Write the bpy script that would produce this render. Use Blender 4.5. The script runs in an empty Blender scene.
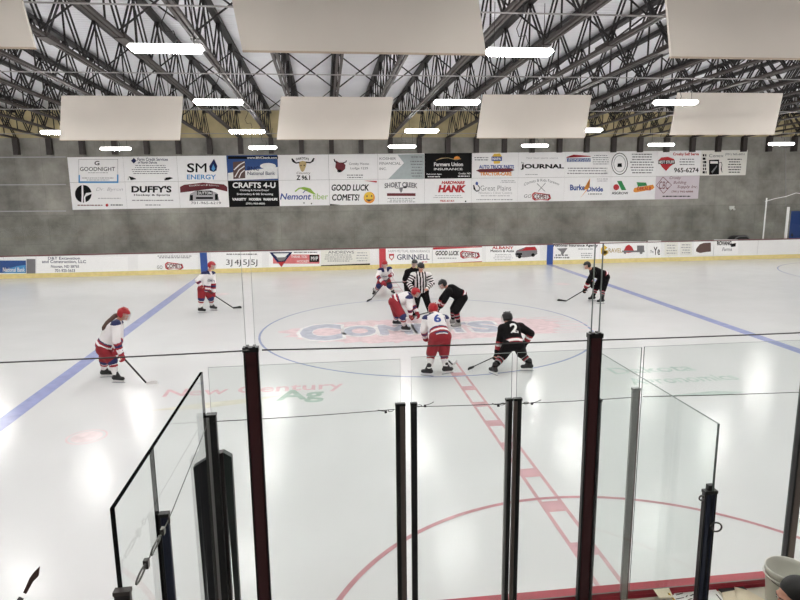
import bpy, bmesh, math, random
from mathutils import Vector, Matrix
from mathutils.bvhtree import BVHTree
random.seed(7)
SC = bpy.context.scene
COL = SC.collection
V = Vector
UP = V((0, 0, 1))

# ---------------------------------------------------------------- camera
FPX, PAN, TILT, ROLL = 625.09, 0.118804, 0.181764, -0.010499
CAM = V((-2.739, -16.990, 3.973))
_F = V((math.sin(PAN)*math.cos(TILT), math.cos(PAN)*math.cos(TILT), -math.sin(TILT)))
_R0 = V((math.cos(PAN), -math.sin(PAN), 0)); _U0 = _R0.cross(_F)
_R = _R0*math.cos(ROLL)+_U0*math.sin(ROLL); _U = -_R0*math.sin(ROLL)+_U0*math.cos(ROLL)
def ray(x, y): return _F+_R*((x-400)/FPX)-_U*((y-300)/FPX)
def at(x, y, Y):                       # surveyed point on the vertical plane y = Y
    d = ray(x, y); return CAM+d*((Y-CAM.y)/d.y)
def gz(x, y, Z=0.0):                   # surveyed point on the level plane z = Z
    d = ray(x, y); return CAM+d*((Z-CAM.z)/d.z)
cd = bpy.data.cameras.new('camera'); cam = bpy.data.objects.new('camera', cd); COL.objects.link(cam)
cd.sensor_fit = 'HORIZONTAL'; cd.sensor_width = 36; cd.lens = FPX/800*36
cd.clip_start = .05; cd.clip_end = 300
M = Matrix((( _R.x, _U.x, -_F.x), (_R.y, _U.y, -_F.y), (_R.z, _U.z, -_F.z))).to_4x4()
cam.matrix_world = Matrix.Translation(CAM) @ M
SC.camera = cam
SC.view_settings.view_transform = 'Standard'; SC.view_settings.look = 'None'
SC.view_settings.gamma = 1; SC.view_settings.exposure = 0.95; SC.view_settings.use_curve_mapping = False

# ---------------------------------------------------------------- materials
def lin(c):
    return tuple((v/255/12.92 if v/255 <= .04045 else ((v/255+.055)/1.055)**2.4) for v in c)
def mat(name, rgb, rough=.5, metal=0.0, var=.06, scale=6.0, bump=0.0, bscale=40.0, spec=.5, emit=0.0):
    m = bpy.data.materials.new(name); m.use_nodes = True
    nt = m.node_tree; N = nt.nodes; L = nt.links; b = N['Principled BSDF']
    c = lin(rgb)
    b.inputs['Roughness'].default_value = rough; b.inputs['Metallic'].default_value = metal
    b.inputs['Specular IOR Level'].default_value = spec
    b.inputs['Base Color'].default_value = (*c, 1)
    tc = N.new('ShaderNodeTexCoord')
    if var > 0:
        n = N.new('ShaderNodeTexNoise'); n.inputs['Scale'].default_value = scale; n.inputs['Detail'].default_value = 4
        r = N.new('ShaderNodeValToRGB')
        r.color_ramp.elements[0].position = .3; r.color_ramp.elements[1].position = .7
        r.color_ramp.elements[0].color = (*[max(0, v*(1-var)) for v in c], 1)
        r.color_ramp.elements[1].color = (*[min(1, v*(1+var)) for v in c], 1)
        L.new(tc.outputs['Object'], n.inputs['Vector']); L.new(n.outputs['Fac'], r.inputs['Fac'])
        L.new(r.outputs['Color'], b.inputs['Base Color'])
    if bump > 0:
        n2 = N.new('ShaderNodeTexNoise'); n2.inputs['Scale'].default_value = bscale; n2.inputs['Detail'].default_value = 5
        bp = N.new('ShaderNodeBump'); bp.inputs['Strength'].default_value = bump; bp.inputs['Distance'].default_value = .02
        L.new(tc.outputs['Object'], n2.inputs['Vector']); L.new(n2.outputs['Fac'], bp.inputs['Height'])
        L.new(bp.outputs['Normal'], b.inputs['Normal'])
    if emit > 0:
        b.inputs['Emission Color'].default_value = (1.0, .98, .955, 1); b.inputs['Emission Strength'].default_value = emit
    return m
def ice_mat(name, rgb, base=False):
    m = mat(name, rgb, rough=.25, var=.025 if base else .12, scale=.9 if base else 5.0, spec=.13)
    nt = m.node_tree; N = nt.nodes; L = nt.links; b = N['Principled BSDF']
    tc = N['Texture Coordinate']
    mp = N.new('ShaderNodeMapping'); mp.inputs['Scale'].default_value = (1.0, 3.0, 1.0); mp.inputs['Rotation'].default_value = (0, 0, .35)
    n = N.new('ShaderNodeTexNoise'); n.inputs['Scale'].default_value = 1.6; n.inputs['Detail'].default_value = 6; n.inputs['Distortion'].default_value = .6
    w = N.new('ShaderNodeTexNoise'); w.inputs['Scale'].default_value = 9; w.inputs['Detail'].default_value = 3; w.inputs['Distortion'].default_value = 2.5
    a = N.new('ShaderNodeMath'); a.operation = 'MULTIPLY_ADD'; a.inputs[1].default_value = .35
    bp = N.new('ShaderNodeBump'); bp.inputs['Strength'].default_value = .10; bp.inputs['Distance'].default_value = .02
    L.new(tc.outputs['Object'], mp.inputs['Vector']); L.new(mp.outputs['Vector'], n.inputs['Vector']); L.new(mp.outputs['Vector'], w.inputs['Vector'])
    L.new(w.outputs['Fac'], a.inputs[0]); L.new(n.outputs['Fac'], a.inputs[2])
    L.new(a.outputs[0], bp.inputs['Height']); L.new(bp.outputs['Normal'], b.inputs['Normal'])
    rr = N.new('ShaderNodeMapRange'); rr.inputs['To Min'].default_value = .11; rr.inputs['To Max'].default_value = .22
    L.new(n.outputs['Fac'], rr.inputs['Value']); L.new(rr.outputs[0], b.inputs['Roughness'])
    return m
def glass_mat(name, tint):
    m = bpy.data.materials.new(name); m.use_nodes = True
    nt = m.node_tree; N = nt.nodes; L = nt.links; N.remove(N['Principled BSDF'])
    t = N.new('ShaderNodeBsdfTransparent'); t.inputs['Color'].default_value = (*tint, 1)
    g = N.new('ShaderNodeBsdfGlossy'); g.inputs['Roughness'].default_value = .02
    f = N.new('ShaderNodeFresnel'); f.inputs['IOR'].default_value = 1.38
    x = N.new('ShaderNodeMixShader'); ge = N.new('ShaderNodeNewGeometry')
    iv = N.new('ShaderNodeMath'); iv.operation = 'SUBTRACT'; iv.inputs[0].default_value = 1.0; L.new(ge.outputs['Backfacing'], iv.inputs[1])
    mu = N.new('ShaderNodeMath'); mu.operation = 'MULTIPLY'; L.new(f.outputs['Fac'], mu.inputs[0]); L.new(iv.outputs[0], mu.inputs[1])
    L.new(mu.outputs[0], x.inputs['Fac']); L.new(t.outputs[0], x.inputs[1]); L.new(g.outputs[0], x.inputs[2])
    L.new(x.outputs[0], N['Material Output'].inputs['Surface'])
    return m
def wall_mat():
    m = mat('concrete', (128, 126, 120), rough=.85, var=0, bump=.25, bscale=14)
    nt = m.node_tree; N = nt.nodes; L = nt.links; b = N['Principled BSDF']; tc = N['Texture Coordinate']
    n1 = N.new('ShaderNodeTexNoise'); n1.inputs['Scale'].default_value = .55; n1.inputs['Detail'].default_value = 8; n1.inputs['Roughness'].default_value = .65
    r = N.new('ShaderNodeValToRGB'); r.color_ramp.elements[0].position = .3; r.color_ramp.elements[1].position = .72
    r.color_ramp.elements[0].color = (*lin((112, 110, 104)), 1); r.color_ramp.elements[1].color = (*lin((178, 175, 166)), 1)
    br = N.new('ShaderNodeTexBrick'); br.offset = 0; br.inputs['Scale'].default_value = 1.0
    br.inputs['Brick Width'].default_value = 1.22; br.inputs['Row Height'].default_value = 1.36; br.inputs['Mortar Size'].default_value = .012
    br.inputs['Color1'].default_value = (1, 1, 1, 1); br.inputs['Color2'].default_value = (.93, .93, .93, 1); br.inputs['Mortar'].default_value = (.8, .8, .8, 1)
    mp = N.new('ShaderNodeMapping'); mp.inputs['Rotation'].default_value = (math.pi/2, 0, 0); mp.inputs['Location'].default_value = (0.3, 0, 0)
    mx = N.new('ShaderNodeMix'); mx.data_type = 'RGBA'; mx.blend_type = 'MULTIPLY'; mx.inputs[0].default_value = .8
    L.new(tc.outputs['Object'], n1.inputs['Vector']); L.new(n1.outputs['Fac'], r.inputs['Fac'])
    sx = N.new('ShaderNodeSeparateXYZ'); cx = N.new('ShaderNodeCombineXYZ')
    L.new(tc.outputs['Object'], sx.inputs[0]); L.new(sx.outputs['X'], cx.inputs['X']); L.new(sx.outputs['Z'], cx.inputs['Y'])
    L.new(cx.outputs[0], br.inputs['Vector'])
    L.new(r.outputs['Color'], mx.inputs[6]); L.new(br.outputs['Color'], mx.inputs[7]); L.new(mx.outputs[2], b.inputs['Base Color'])
    return m
def deck_mat():
    m = mat('roof_deck', (240, 241, 245), rough=.55, var=.05, scale=.5)
    nt = m.node_tree; N = nt.nodes; L = nt.links; b = N['Principled BSDF']; tc = N['Texture Coordinate']
    w = N.new('ShaderNodeTexWave'); w.wave_type = 'BANDS'; w.bands_direction = 'Y'; w.inputs['Scale'].default_value = 1.6
    bp = N.new('ShaderNodeBump'); bp.inputs['Strength'].default_value = .7; bp.inputs['Distance'].default_value = .04
    L.new(tc.outputs['Object'], w.inputs['Vector']); L.new(w.outputs['Fac'], bp.inputs['Height']); L.new(bp.outputs['Normal'], b.inputs['Normal'])
    return m
MT = dict(
    ice=ice_mat('ice', (219, 219, 219), True), ice_blue=ice_mat('ice_blue_paint', (160, 166, 206)),
    ice_red=ice_mat('ice_red_paint', (208, 168, 172)), ice_crease=ice_mat('ice_crease_paint', (194, 146, 151)),
    ice_circle=ice_mat('ice_circle_paint', (160, 168, 196)), ice_pink=ice_mat('ice_pink_paint', (231, 207, 210)),
    ice_rose=ice_mat('ice_rose_paint', (222, 188, 192)),
    ice_faint=ice_mat('ice_faint_paint', (232, 217, 218)),
    ice_grey=ice_mat('ice_grey_paint', (190, 192, 205)), ice_white=ice_mat('ice_white_paint', (234, 232, 231)),
    ice_green=ice_mat('ice_green_paint', (176, 192, 182)), ice_gold=ice_mat('ice_gold_paint', (221, 217, 203)),
    ice_mint=ice_mat('ice_mint_paint', (194, 206, 200)),
    concrete=wall_mat(), deck=deck_mat(), floor=mat('grey_floor', (120, 118, 114), .8, bump=.2),
    insul=mat('insulation', (196, 182, 140), .7, var=.14, scale=1.5),
    steel_dark=mat('dark_steel', (26, 22, 22), .6, .0, var=.15), steel_brown=mat('brown_steel', (54, 46, 43), .5, .0, var=.12),
    conduit=mat('conduit', (170, 168, 166), .4, .3), lamp_shell=mat('lamp_shell', (225, 222, 216), .5, emit=5.0),  # lamp_shell emission is added to brighten the roof deck above
    lamp=mat('lamp_light', (255, 250, 240), .5, var=0, emit=56.0),
    panel=mat('baffle_panel', (214, 207, 197), .75, var=.03, scale=.8), panel_edge=mat('panel_edge', (186, 170, 150), .8),
    board=mat('board_white', (242, 241, 240), .35, var=.03, scale=1.2), yellow=mat('kick_yellow', (230, 212, 146), .45, var=.08),
    cap_dark=mat('cap_dark_red', (112, 52, 58), .5), cap_red=mat('cap_red', (166, 38, 57), .4, var=.12, scale=9),
    line_blue=mat('line_blue', (52, 84, 156), .45), line_red=mat('line_red', (196, 62, 74), .45),
    pwhite=mat('poster_white', (250, 249, 248), .5, var=.015), pblack=mat('poster_black', (12, 12, 13), .5, spec=.15),
    pcream=mat('poster_cream', (236, 234, 226), .5, var=.015), pgrey=mat('poster_grey_green', (176, 186, 186), .5),
    plilac=mat('poster_lilac', (218, 208, 214), .5, var=.015),
    k=mat('ink_black', (14, 14, 15), .6, spec=.15), kg=mat('ink_grey', (128, 126, 128), .6, spec=.15), kl=mat('ink_light_grey', (176, 174, 176), .6),
    kb=mat('ink_blue', (44, 74, 150), .6), kc=mat('ink_sky_blue', (76, 150, 204), .6), kr=mat('ink_red', (186, 34, 42), .6),
    kn=mat('ink_navy', (32, 38, 80), .6, spec=.15), kmr=mat('ink_maroon', (108, 28, 38), .6), kgr=mat('ink_green', (40, 134, 72), .6),
    klg=mat('ink_lime', (150, 188, 66), .6), ko=mat('ink_orange', (230, 150, 56), .6), ky=mat('ink_yellow', (240, 200, 70), .6),
    kw=mat('ink_white', (240, 240, 238), .6), kt=mat('ink_tan', (196, 172, 120), .6), kbr=mat('ink_brown', (96, 72, 66), .6),
    ksky=mat('ink_deep_blue', (40, 78, 140), .6), kp=mat('ink_pink', (222, 120, 122), .6), kpu=mat('ink_purple', (70, 52, 120), .6),
    glass=glass_mat('rink_glass', (.955, .972, .964)), glass_far=glass_mat('far_glass', (.982, .988, .984)),
    glass_stand=glass_mat('stand_glass', (.985, .99, .987)),
    glass_edge=mat('glass_edge', (96, 106, 102), .4, var=0, spec=.2), glass_edge_dark=mat('glass_edge_dark', (6, 7, 7), .9, var=0, spec=0.0),
    maroon=mat('post_maroon', (62, 23, 26), .4, var=.12, scale=4), pblk=mat('post_black', (13, 13, 14), .42, var=.1),
    pbrown=mat('post_brown', (104, 92, 86), .4, .2), pgreyp=mat('post_grey', (142, 142, 140), .42, .3), pnavy=mat('post_navy', (28, 36, 58), .45, var=.2),
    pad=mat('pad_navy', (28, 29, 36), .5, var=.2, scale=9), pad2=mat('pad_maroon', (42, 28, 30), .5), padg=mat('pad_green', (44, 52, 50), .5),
    wire=mat('wire', (58, 56, 54), .4, .6), chain=mat('chain', (84, 84, 80), .35, .8),
    wood=mat('counter', (206, 200, 184), .6), paper=mat('paper', (236, 234, 230), .8, var=.02), tan=mat('tan_paper', (214, 200, 174), .8),
    bucket=mat('bucket_plastic', (206, 204, 194), .45), pencil=mat('pencil_yellow', (212, 168, 50), .5), blackp=mat('black_plastic', (34, 34, 36), .5),
    skin=mat('skin', (206, 150, 128), .55, var=.05), lips=mat('lips', (158, 84, 80), .5), eyew=mat('eye_white', (236, 232, 228), .3, var=0), eyed=mat('eye_dark', (40, 30, 26), .3, var=0),
    hair=mat('hair_brown', (74, 48, 40), .6, var=.25, scale=30), hairk=mat('hair_dark', (16, 12, 12), .55, var=.3, scale=30),
    jw=mat('jersey_white', (232, 228, 228), .8, var=.04, bump=.3, bscale=12), jk=mat('jersey_black', (15, 13, 15), .9, spec=.15, bump=.3, bscale=12),
    jr=mat('jersey_red', (152, 30, 44), .8), jb=mat('jersey_navy', (34, 38, 88), .8), jg=mat('sock_grey', (150, 148, 150), .8),
    pr=mat('pants_red', (140, 20, 33), .75, var=.12, bump=.4, bscale=9), pk=mat('pants_black', (17, 15, 17), .9, spec=.15, bump=.4, bscale=9),
    hr=mat('helmet_red', (170, 24, 35), .3), hk=mat('helmet_black', (16, 16, 18), .35), cage=mat('cage', (196, 196, 198), .3, .6),
    boot=mat('skate_boot', (18, 18, 20), .4), bootg=mat('skate_boot_grey', (150, 148, 144), .5), blade=mat('skate_holder', (232, 232, 232), .4), steel=mat('skate_steel', (200, 202, 206), .2, .9),
    shaft=mat('stick_shaft', (36, 34, 34), .4), tape=mat('stick_tape_white', (226, 224, 222), .7), tapek=mat('stick_tape_black', (24, 24, 25), .7),
    shaftg=mat('stick_green', (40, 96, 62), .4), bladeb=mat('stick_blade_brown', (70, 46, 40), .6), door=mat('door_blue', (42, 74, 140), .5),
    jacket=mat('jacket_dark', (20, 20, 26), .8), lightbox=mat('light_box', (226, 226, 222), .5),
)

# ---------------------------------------------------------------- object helpers
ROOT = {}
def tag(o, label=None, cat=None, group=None, kind=None):
    if label: o['label'] = label
    if cat: o['category'] = cat
    if group: o['group'] = group
    if kind: o['kind'] = kind
    return o
def thing(name, label, cat, loc=(0, 0, 0), group=None):
    o = bpy.data.objects.new(name, None); o.empty_display_size = .1; COL.objects.link(o)
    o.location = loc; ROOT[o.name] = V(loc)
    return tag(o, label, cat, group)
def obj(name, bm, mats, parent=None, smooth=False):
    if isinstance(bm, bpy.types.Mesh): me = bm
    else:
        bmesh.ops.recalc_face_normals(bm, faces=bm.faces)
        me = bpy.data.meshes.new(name); bm.to_mesh(me); bm.free()
    if not isinstance(mats, (list, tuple)): mats = [mats]
    if not len(me.materials):
        for m in mats: me.materials.append(MT[m] if isinstance(m, str) else m)
    if smooth:
        for p in me.polygons: p.use_smooth = True
    o = bpy.data.objects.new(name, me); COL.objects.link(o)
    if parent is not None:
        r = ROOT[parent.name]; o.parent = parent; ROOT[o.name] = r
        me.transform(Matrix.Translation(-r))
    else:
        lo = V(me.vertices[0].co); mn = V(lo); mx = V(lo)
        for v in me.vertices:
            for i in range(3): mn[i] = min(mn[i], v.co[i]); mx[i] = max(mx[i], v.co[i])
        r = V(((mn.x+mx.x)/2, (mn.y+mx.y)/2, mn.z)); o.location = r; ROOT[o.name] = r
        me.transform(Matrix.Translation(-r))
    return o
def struct(name, bm, mats, parent=None):
    o = obj(name, bm, mats, parent)
    if parent is None: o['kind'] = 'structure'
    return o
def NB(): return bmesh.new()
def hexa(bm, p):                       # eight corners, bottom four then top four
    v = [bm.verts.new(q) for q in p]
    fs = []
    for f in ((3, 2, 1, 0), (4, 5, 6, 7), (0, 1, 5, 4), (1, 2, 6, 5), (2, 3, 7, 6), (3, 0, 4, 7)):
        fs.append(bm.faces.new([v[i] for i in f]))
    return fs
def box(bm, x0, x1, y0, y1, z0, z1):
    return hexa(bm, [(x0, y0, z0), (x1, y0, z0), (x1, y1, z0), (x0, y1, z0), (x0, y0, z1), (x1, y0, z1), (x1, y1, z1), (x0, y1, z1)])
def frame(d):
    d = d.normalized(); a = UP if abs(d.z) < .9 else V((1, 0, 0))
    u = d.cross(a).normalized(); return d, u, u.cross(d)
def bar(bm, a, b, w, h, side=None):
    a, b = V(a), V(b); d, u, v = frame(b-a)
    if side is not None:
        u = (V(side)-d*V(side).dot(d)).normalized(); v = u.cross(d)
    u = u*w/2; v = v*h/2
    hexa(bm, [a-u-v, a+u-v, a+u+v, a-u+v, b-u-v, b+u-v, b+u+v, b-u+v])
def tube(bm, pts, r, n=8, close=False):
    pts = [V(p) for p in pts]; rings = []
    for i, p in enumerate(pts):
        d = pts[(i+1) % len(pts)]-pts[i-1] if close else pts[min(i+1, len(pts)-1)]-pts[max(i-1, 0)]
        d, u, v = frame(d)
        if rings:
            pu = rings[-1][1]; u = (pu-d*pu.dot(d)).normalized(); v = u.cross(d)
        rr = r[i] if isinstance(r, (list, tuple)) else r
        rings.append(([bm.verts.new(p+(u*math.cos(2*math.pi*k/n)+v*math.sin(2*math.pi*k/n))*rr) for k in range(n)], u))
    R = [q[0] for q in rings]
    pr = list(zip(R, R[1:]))+([(R[-1], R[0])] if close else [])
    for a, b in pr:
        for k in range(n): bm.faces.new((a[k], a[(k+1) % n], b[(k+1) % n], b[k]))
    if not close:
        bm.faces.new(R[0][::-1]); bm.faces.new(R[-1])
def lathe(bm, c, prof, n=32):
    c = V(c); R = []
    for r, z in prof: R.append([bm.verts.new(c+V((r*math.cos(2*math.pi*k/n), r*math.sin(2*math.pi*k/n), z))) for k in range(n)])
    for a, b in zip(R, R[1:]):
        for k in range(n): bm.faces.new((a[k], a[(k+1) % n], b[(k+1) % n], b[k]))
    bm.faces.new(R[0][::-1]); bm.faces.new(R[-1])
def cap(bm, a, b, ra, rb, u=None, k=1.0, n=14):     # tapered capsule, optionally wider along u
    a, b = V(a), V(b); d = b-a
    if d.length < 1e-5: d = V((0, 0, 1e-4)); b = a+d
    d, e, g = frame(d)
    if u is not None:
        e = (V(u)-d*V(u).dot(d)).normalized(); g = e.cross(d)
    rings = []
    for i in range(4):
        t = math.radians(-90+22.5*(i+.3)); rings.append((a+d*(ra*math.sin(t)), ra*math.cos(t)))
    rings += [(a, ra), (a.lerp(b, .5), (ra+rb)/2), (b, rb)]
    for i in range(4):
        t = math.radians(22.5*(i+.7)); rings.append((b+d*(rb*math.sin(t)), rb*math.cos(t)))
    R = [[bm.verts.new(p+(e*(math.cos(2*math.pi*j/n)*k)+g*math.sin(2*math.pi*j/n))*r) for j in range(n)] for p, r in rings]
    for p, q in zip(R, R[1:]):
        for j in range(n): bm.faces.new((p[j], p[(j+1) % n], q[(j+1) % n], q[j]))
    bm.faces.new(R[0][::-1]); bm.faces.new(R[-1])
def ell(bm, c, ax, n=16):              # ellipsoid with three half axes
    c = V(c); m = n//2; X, Y, Z = [V(q) for q in ax]; R = []
    for i in range(1, m):
        t = math.pi*i/m
        R.append([bm.verts.new(c+Z*math.cos(t)+(X*math.cos(2*math.pi*j/n)+Y*math.sin(2*math.pi*j/n))*math.sin(t)) for j in range(n)])
    top = bm.verts.new(c+Z); bot = bm.verts.new(c-Z)
    for p, q in zip(R, R[1:]):
        for j in range(n): bm.faces.new((p[j], p[(j+1) % n], q[(j+1) % n], q[j]))
    for j in range(n):
        bm.faces.new((top, R[0][j], R[0][(j+1) % n])); bm.faces.new((bot, R[-1][(j+1) % n], R[-1][j]))
def union(bm, vox, it=4, fac=.5):      # fuse overlapping solids into one continuous skin
    bmesh.ops.recalc_face_normals(bm, faces=bm.faces)
    me = bpy.data.meshes.new('t'); bm.to_mesh(me); bm.free()
    o = bpy.data.objects.new('t', me); COL.objects.link(o)
    r = o.modifiers.new('r', 'REMESH'); r.mode = 'VOXEL'; r.voxel_size = vox
    if it:
        s = o.modifiers.new('s', 'SMOOTH'); s.factor = fac; s.iterations = it
    dg = bpy.context.evaluated_depsgraph_get()
    out = bpy.data.meshes.new_from_object(o.evaluated_get(dg))
    bpy.data.objects.remove(o); bpy.data.meshes.remove(me)
    for p in out.polygons: p.use_smooth = True
    return out
def paint(me, mats, fn):
    me.materials.clear()
    for m in mats: me.materials.append(MT[m])
    for p in me.polygons: p.material_index = fn(p.center)
    return me
def copy_tree(o, parent=None, loc=None):
    c = o.copy(); COL.objects.link(c); c.parent = parent
    if loc is not None: c.location = loc
    for ch in list(o.children): copy_tree(ch, c)
    return c
ORD = ['first', 'second', 'third', 'fourth', 'fifth', 'sixth', 'seventh', 'eighth', 'ninth', 'tenth', 'eleventh', 'twelfth',
       'thirteenth', 'fourteenth', 'fifteenth', 'sixteenth', 'seventeenth', 'eighteenth', 'nineteenth', 'twentieth', 'twenty-first', 'twenty-second']

# ---------------------------------------------------------------- flat print on a vertical sheet
def quad_map(x0, y0, x1, y1, Y):       # box on the sheet (y downwards in the survey photo)
    a, b, c, d = at(x0, y1, Y), at(x1, y1, Y), at(x1, y0, Y), at(x0, y0, Y)
    return lambda u, v: (a*(1-u)+b*u)*(1-v)+(d*(1-u)+c*u)*v
def text_mesh(s, bold=0.0, shear=0.0):
    thick = ('M' in s or '4' in s) and bold > 0      # these glyphs fold when offset, so thicken them by shifted copies
    cu = bpy.data.curves.new('t', 'FONT'); cu.body = s; cu.size = 1; cu.offset = 0 if thick else bold; cu.shear = shear; cu.resolution_u = 3
    o = bpy.data.objects.new('t', cu); COL.objects.link(o)
    dg = bpy.context.evaluated_depsgraph_get()
    me = bpy.data.meshes.new_from_object(o.evaluated_get(dg))
    bpy.data.objects.remove(o); bpy.data.curves.remove(cu)
    if thick:
        bm = bmesh.new()
        for k in range(6):
            n0 = len(bm.verts); bm.from_mesh(me); bm.verts.ensure_lookup_table()
            for v in bm.verts[n0:]: v.co += V((bold*math.cos(k*1.0472), bold*math.sin(k*1.0472), .0003*k))
        bm.to_mesh(me); bm.free()
    xs = [v.co.x for v in me.vertices]; ys = [v.co.y for v in me.vertices]
    x0, x1, y0, y1 = min(xs), max(xs), min(ys), max(ys)
    for v in me.vertices: v.co = ((v.co.x-x0)/max(1e-6, x1-x0), (v.co.y-y0)/max(1e-6, y1-y0), v.co.z)
    return me
def text(par, s, bx, Y, m='k', bold=.012, shear=0, name='lettering', lay=1):
    me = text_mesh(s, bold, shear); q = quad_map(*bx, Y)
    for v in me.vertices: v.co = q(v.co.x, v.co.y)-V((0, .004*lay+v.co.z, 0))
    return obj(name, me, m, par)
def arctext(par, s, bx, Y, m='k', bold=.01, rise=.5, name='lettering'):
    me = text_mesh(s, bold); q = quad_map(*bx, Y)
    for v in me.vertices:
        u = v.co.x; v.co = q(u, v.co.y*(1-rise)+rise*(1-(2*u-1)**2))-V((0, .004+v.co.z, 0))
    return obj(name, me, m, par)
def poly(par, pts, Y, m, name='logo', lay=1):
    bm = NB(); f = bm.faces.new([bm.verts.new(at(x, y, Y)-V((0, .004*lay, 0))) for x, y in pts])
    bmesh.ops.triangulate(bm, faces=[f]); return obj(name, bm, m, par)
def ellp(cx, cy, rx, ry, n=20): return [(cx+rx*math.cos(2*math.pi*k/n), cy+ry*math.sin(2*math.pi*k/n)) for k in range(n)]
def rectp(x0, y0, x1, y1): return [(x0, y0), (x1, y0), (x1, y1), (x0, y1)]
def multi(par, polys, Y, m, name='logo', lay=1):
    bm = NB()
    for pts in polys:
        f = bm.faces.new([bm.verts.new(at(x, y, Y)-V((0, .004*lay, 0))) for x, y in pts])
        bmesh.ops.triangulate(bm, faces=[f])
    return obj(name, bm, m, par)
def fine(par, bx, rows, Y, m='kg', fill=.5, lay=1):   # rows of print too small to read
    x0, y0, x1, y1 = bx; bm = NB(); h = (y1-y0)/rows
    for i in range(rows):
        cx = (x0+x1)/2; w = (x1-x0)*random.uniform(.7, 1)/2; x = cx-w
        while x < cx+w:
            e = min(cx+w, x+random.uniform(.8, 3.2))
            f = bm.faces.new([bm.verts.new(at(a, b, Y)-V((0, .004*lay, 0))) for a, b in rectp(x, y0+h*(i+.5-fill/2), e, y0+h*(i+.5+fill/2))])
            x = e+random.uniform(.4, .8)
    return obj('fine_print', bm, m, par)
def stroke(pts, w):                    # thick line as a polygon
    L, R = [], []
    for i, (x, y) in enumerate(pts):
        a = pts[max(0, i-1)]; b = pts[min(len(pts)-1, i+1)]
        dx, dy = b[0]-a[0], b[1]-a[1]; l = math.hypot(dx, dy) or 1
        L.append((x-dy/l*w/2, y+dx/l*w/2)); R.append((x+dy/l*w/2, y-dx/l*w/2))
    return L+R[::-1]

# ================================================================ THE SETTING
W = 12.885; YW = 15.0
def ZB(y): return 7.37-.034*(y+17)       # underside of the joists
def rink(r, n=10, hl=30.4, hw=W, rad=8.5):
    P = []
    for cx, cy, a0 in ((hl-rad, hw-rad, 0), (-hl+rad, hw-rad, 90), (-hl+rad, -hw+rad, 180), (hl-rad, -hw+rad, 270)):
        for k in range(n+1):
            a = math.radians(a0+90*k/n); P.append((cx+(rad+r)*math.cos(a), cy+(rad+r)*math.sin(a)))
    return P
bm = NB(); bm.faces.new([bm.verts.new((x, y, 0)) for x, y in rink(.05)])
bmesh.ops.triangulate(bm, faces=bm.faces[:]); bm.normal_update()
for f in bm.faces:
    if f.normal.z < 0: f.normal_flip()
me = bpy.data.meshes.new('floor'); bm.to_mesh(me); bm.free()
ICE = obj('floor', me, 'ice'); ICE['kind'] = 'structure'
bm = NB(); box(bm, -34, 34, -26, 16, -.3, -.02); struct('floor_concrete', bm, 'floor')
bm = NB(); box(bm, -34, 34, YW, YW+.3, -.02, 6.32); struct('wall_far', bm, 'concrete')
bm = NB(); box(bm, -34, 34, YW+.05, YW+.25, 6.32, 7.8); struct('trim_1', bm, 'insul')
bm = NB(); box(bm, -34.2, -34, -26, YW+.3, -.02, 9.2); struct('wall_left', bm, 'concrete')
bm = NB(); box(bm, 34, 34.2, -26, YW+.3, -.02, 9.2); struct('wall_right', bm, 'concrete')
bm = NB(); box(bm, -34, 34, -26.2, -26, -.02, 9.2); struct('wall_near', bm, 'concrete')
bm = NB(); y0, y1 = -26.2, YW+.4
hexa(bm, [(-34.2, y0, ZB(y0)+1.34), (34.2, y0, ZB(y0)+1.34), (34.2, y1, ZB(y1)+1.34), (-34.2, y1, ZB(y1)+1.34)] +
     [(-34.2, y0, ZB(y0)+1.5), (34.2, y0, ZB(y0)+1.5), (34.2, y1, ZB(y1)+1.5), (-34.2, y1, ZB(y1)+1.5)])
struct('ceiling', bm, 'deck')
bm = NB(); box(bm, -34, 34, -26, -14.95, -.02, 2.3); struct('floor_stand', bm, 'floor')
bm = NB(); box(bm, -16, 16, -14.95, -13.0, -.02, .15); struct('floor_box', bm, 'floor')
# pale ledge lines on the wall left of the signs
bm = NB()
for ypx in (157, 184.5, 211):
    a, b = at(-40, ypx+.6, YW), at(66, ypx, YW); bar(bm, a-V((0, .01, 0)), b-V((0, .01, 0)), .02, .05, (0, 1, 0))
struct('trim_2', bm, 'kl')
# blue door at the far right
d0 = thing('door_1', None, None, (23.5, YW-.02, 0)); d0['kind'] = 'structure'
bm = NB(); box(bm, 22.85, 24.25, YW-.05, YW+.0, 0, 2.34); obj('door_leaf', bm, 'door', d0)
bm = NB(); box(bm, 24.25, 24.33, YW-.06, YW, 0, 2.42); box(bm, 22.77, 22.85, YW-.06, YW, 0, 2.42); box(bm, 22.77, 24.33, YW-.06, YW, 2.34, 2.42); obj('door_frame', bm, 'concrete', d0)
bm = NB(); box(bm, 23.0, 23.06, YW-.1, YW-.05, .95, 1.1); obj('door_handle', bm, 'chain', d0)
bm = NB(); box(bm, 23.6, 24.0, YW-.055, YW-.05, 1.75, 1.95); obj('door_sign', bm, 'pwhite', d0)

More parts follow.
